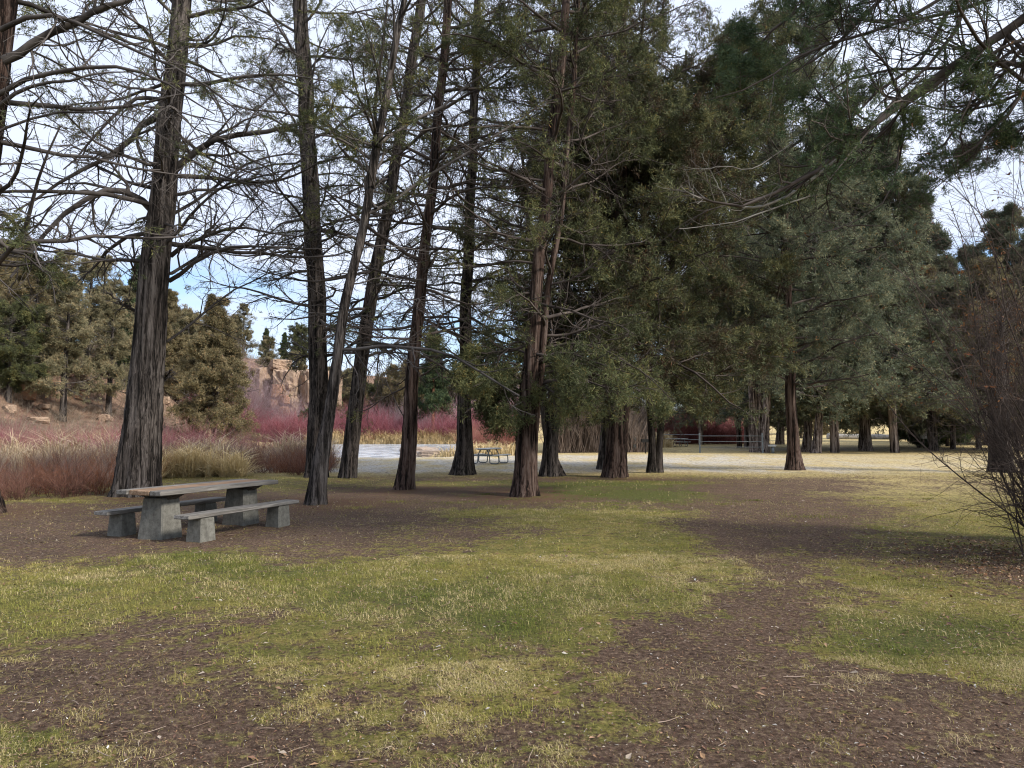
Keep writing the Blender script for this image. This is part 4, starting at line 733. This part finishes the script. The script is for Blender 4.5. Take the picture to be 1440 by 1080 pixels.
# logs
for (x0,x1,Y,rr,lb) in ((1164,1268,98,.42,'long pale fallen log lying at the far edge of the lawn'),(880,1010,112,.3,None)):
    if lb is None: continue
    n=14; xsL = np.linspace(at(x0,Y),at(x1,Y),n); pt = np.stack([xsL, np.full(n,Y)+.3*np.sin(xsL), terr(xsL,np.full(n,Y))+rr*.8],1); mb = MB(); mb.tube(pt, rr*np.linspace(1.1,.75,n)*(1+.07*g.normal(0,1,n)), 14)
    o = mb.build('fallen_log', DEADWOOD); tag(o, lb, 'log')
mb = MB(); X0, Y0 = at(1272,97), 97; z = float(terr(X0,Y0)); rock(mb,(0,0,0),(1.1,.8,.9),433,6); o = mb.build('root_plate', BARK_DARK, smooth=False); o.location = (X0,Y0,z+.5); tag(o,'dark upturned stump at the right end of the pale fallen log','stump')
X0, Y0 = at(1297,60), 60; z = float(terr(X0,Y0)); r = empty('sign_post', (X0,Y0,z), 'small pale box on a short post at the far right of the lawn', 'post'); mb = MB(); mb.tube([(0,0,-.1),(0,0,.9)],.05,8); mb.build('post', WOOD_D, r); mb = MB(); mb.box((0,0,1.15),(.5,.3,.6),bev=.05); mb.build('box', mpale, r, smooth=False)
# ------------------------------------------------------------------ the bare shrub at right
def big_shrub():
    g = np.random.default_rng(88); cx, cy = 7.25, 8.8; n = 190
    r = empty('bare_shrub', (cx,cy,0), 'tall tangled bare shrub with many dark stems at the right edge of the photo', 'shrub')
    a = g.uniform(0,2*pi,n); rad = np.abs(g.normal(0,.38,n)); st = np.stack([np.cos(a)*rad, np.sin(a)*rad*.9, 0*a-.03],1)
    d = np.stack([np.cos(a)*g.uniform(.05,.75,n), np.sin(a)*g.uniform(.1,.7,n), np.ones(n)],1)
    L = g.uniform(1.6,6.0,n); P1 = grow(st,d,L,12,.10,np.linspace(.1,-.05,11),g); R1 = g.uniform(.004,.013,(n,1))*np.linspace(1,.3,12)[None]
    mb = MB(); mb.add(*tubes(P1,R1,6)); s2,d2,L2,r2,t2,p2 = kids(P1,R1,16,.08,1,.32,.75,g,.8,.55,.3); P2 = grow(s2,d2,L2*.85,7,.26,-.03,g); R2 = np.maximum(r2,.002)[:,None]*np.linspace(1,.4,7)[None]; mb.add(*tubes(P2,R2,4))
    s3,d3,L3,r3,t3,p3 = kids(P2,R2,5,.1,1,.4,.8,g,1,.6,.3); P3 = grow(s3,d3,L3,4,.25,-.02,g); R3 = np.maximum(r3,.0014)[:,None]*np.linspace(1,.5,4)[None]; mb.add(*tubes(P3,R3,3)); mb.build('stems', twigmat('shrub_twig',(.035,.026,.022),(.12,.09,.075),2), r)
    k = (P3[:,-1,2] > 1.9)&(g.uniform(0,1,len(P3)) < .10); V,Q = leafs(P3[k,-1],P3[k,-1]-P3[k,-2],3,.06,.010,g,1.); m = MB(); m.add(V,Q); m.build('dry_leaves', LEAF_B, r, smooth=False)
big_shrub()
n = 6000; g = np.random.default_rng(90); Xb = g.normal(6.7,1.0,n); Yb = g.normal(8.4,1.0,n); Z = ground_z(Xb,Yb)+.01; a = g.uniform(0,pi,n); sz = g.uniform(.008,.02,n)
ax = np.stack([np.cos(a),np.sin(a),g.normal(0,.5,n)],1)*sz[:,None]; ay = np.stack([-np.sin(a),np.cos(a),g.normal(0,.5,n)],1)*(sz*.6)[:,None]; c = np.stack([Xb,Yb,Z],1); V = np.stack([c-ax,c-ay,c+ax,c+ay],1).reshape(-1,3); i = np.arange(n)*4
pal = np.array([(.20,.10,.05),(.14,.075,.045),(.30,.19,.11),(.09,.05,.035),(.4,.3,.2)]); cc = pal[g.integers(0,5,n)]; me = new_mesh('fallen_leaves', V, np.stack([i,i+1,i+2,i+3],1), [STALK], None, False); colattr(me,'Col',np.repeat(np.c_[cc,np.ones(n)],4,0)); tag(link('fallen_leaves', me), 'brown fallen leaves spread around the foot of the bare shrub at right', 'fallen leaves', kind='stuff')
# vine covered dark trunk behind the shrub
s = stem([(1405,622,34),(1404,560,26),(1405,500,16),(1408,450,8)], 5.5, D=27)
tree('dead_tree', 'dark ragged trunk smothered in brown twigs, behind the bare shrub at right', 'tree', [s], 130, BARK_DARK, LEAF_B, TWIG_D, 1.2, 6.4, 60, lin(1,7,1.3,1.9), lin(1,7,.2,.9), lambda z: .06, ns=9, nt_=8, tuft=.12, bw=.012, blades=4, sides=20)
# ------------------------------------------------------------------ light
S = norm(np.array([.80,-.38,.62])); el = math.asin(S[2]); rot = math.atan2(S[0], S[1])
w = bpy.data.worlds.new('World'); bpy.context.scene.world = w; w.use_nodes = True; nt = w.node_tree; nt.nodes.clear()
out = nt.nodes.new('ShaderNodeOutputWorld'); bg = nt.nodes.new('ShaderNodeBackground'); nt.links.new(bg.outputs[0], out.inputs[0])
sky = nt.nodes.new('ShaderNodeTexSky'); sky.sky_type = 'NISHITA'; sky.sun_disc = False; sky.sun_elevation = el; sky.sun_rotation = rot; bg.inputs[1].default_value = .10
tc = N(nt,'TexCoord'); 
cn = noise(nt, 2.4, 6, vec=tc.outputs['Generated'], mapping=(1,1,3.2), rough=.55); sx = N(nt,'SeparateXYZ'); nt.links.new(tc.outputs['Generated'], sx.inputs[0])
zr = ramp(nt, sx.outputs['Z'], [(.0,(.48,)*3),(.10,(.42,)*3),(.20,(.50,)*3),(.30,(.85,)*3),(1,(1,)*3)])
m1 = N(nt,'Math',operation='ADD'); nt.links.new(cn, m1.inputs[0]); nt.links.new(zr, m1.inputs[1])
cf = ramp(nt, m1.outputs[0], [(.86,(0,0,0)),(1.05,(1,1,1))]) if False else None
m2 = N(nt,'MapRange'); m2.inputs['From Min'].default_value = .84; m2.inputs['From Max'].default_value = 1.06; nt.links.new(m1.outputs[0], m2.inputs[0])
cloud = ramp(nt, noise(nt, 1.3, 4, vec=tc.outputs['Generated'], mapping=(1,1,2.5)), [(.3,(5.9,6.7,8.7)),(.65,(7.4,8.1,9.6))])
nt.links.new(mix(nt, m2.outputs[0], mix(nt, 1., sky.outputs[0], (1.25,1.5,1.75), 'MULTIPLY'), cloud), bg.inputs[0])
sl = bpy.data.lights.new('sun','SUN'); sl.energy = 4.2; sl.angle = R(10); sl.color = (1,.94,.85); so = bpy.data.objects.new('sun', sl); C.objects.link(so)
from mathutils import Vector
so.rotation_euler = Vector(S).to_track_quat('Z','Y').to_euler(); so.location = (20,-10,30)
sc = bpy.context.scene; sc.view_settings.view_transform = 'Standard'; sc.view_settings.look = 'None'; sc.view_settings.exposure = .42; sc.view_settings.gamma = 1; sc.cycles.max_bounces = 4; sc.cycles.filter_width = 1.1; sc.cycles.diffuse_bounces = 2; sc.cycles.glossy_bounces = 2
print('faces', sum(len(m.polygons) for m in bpy.data.meshes))
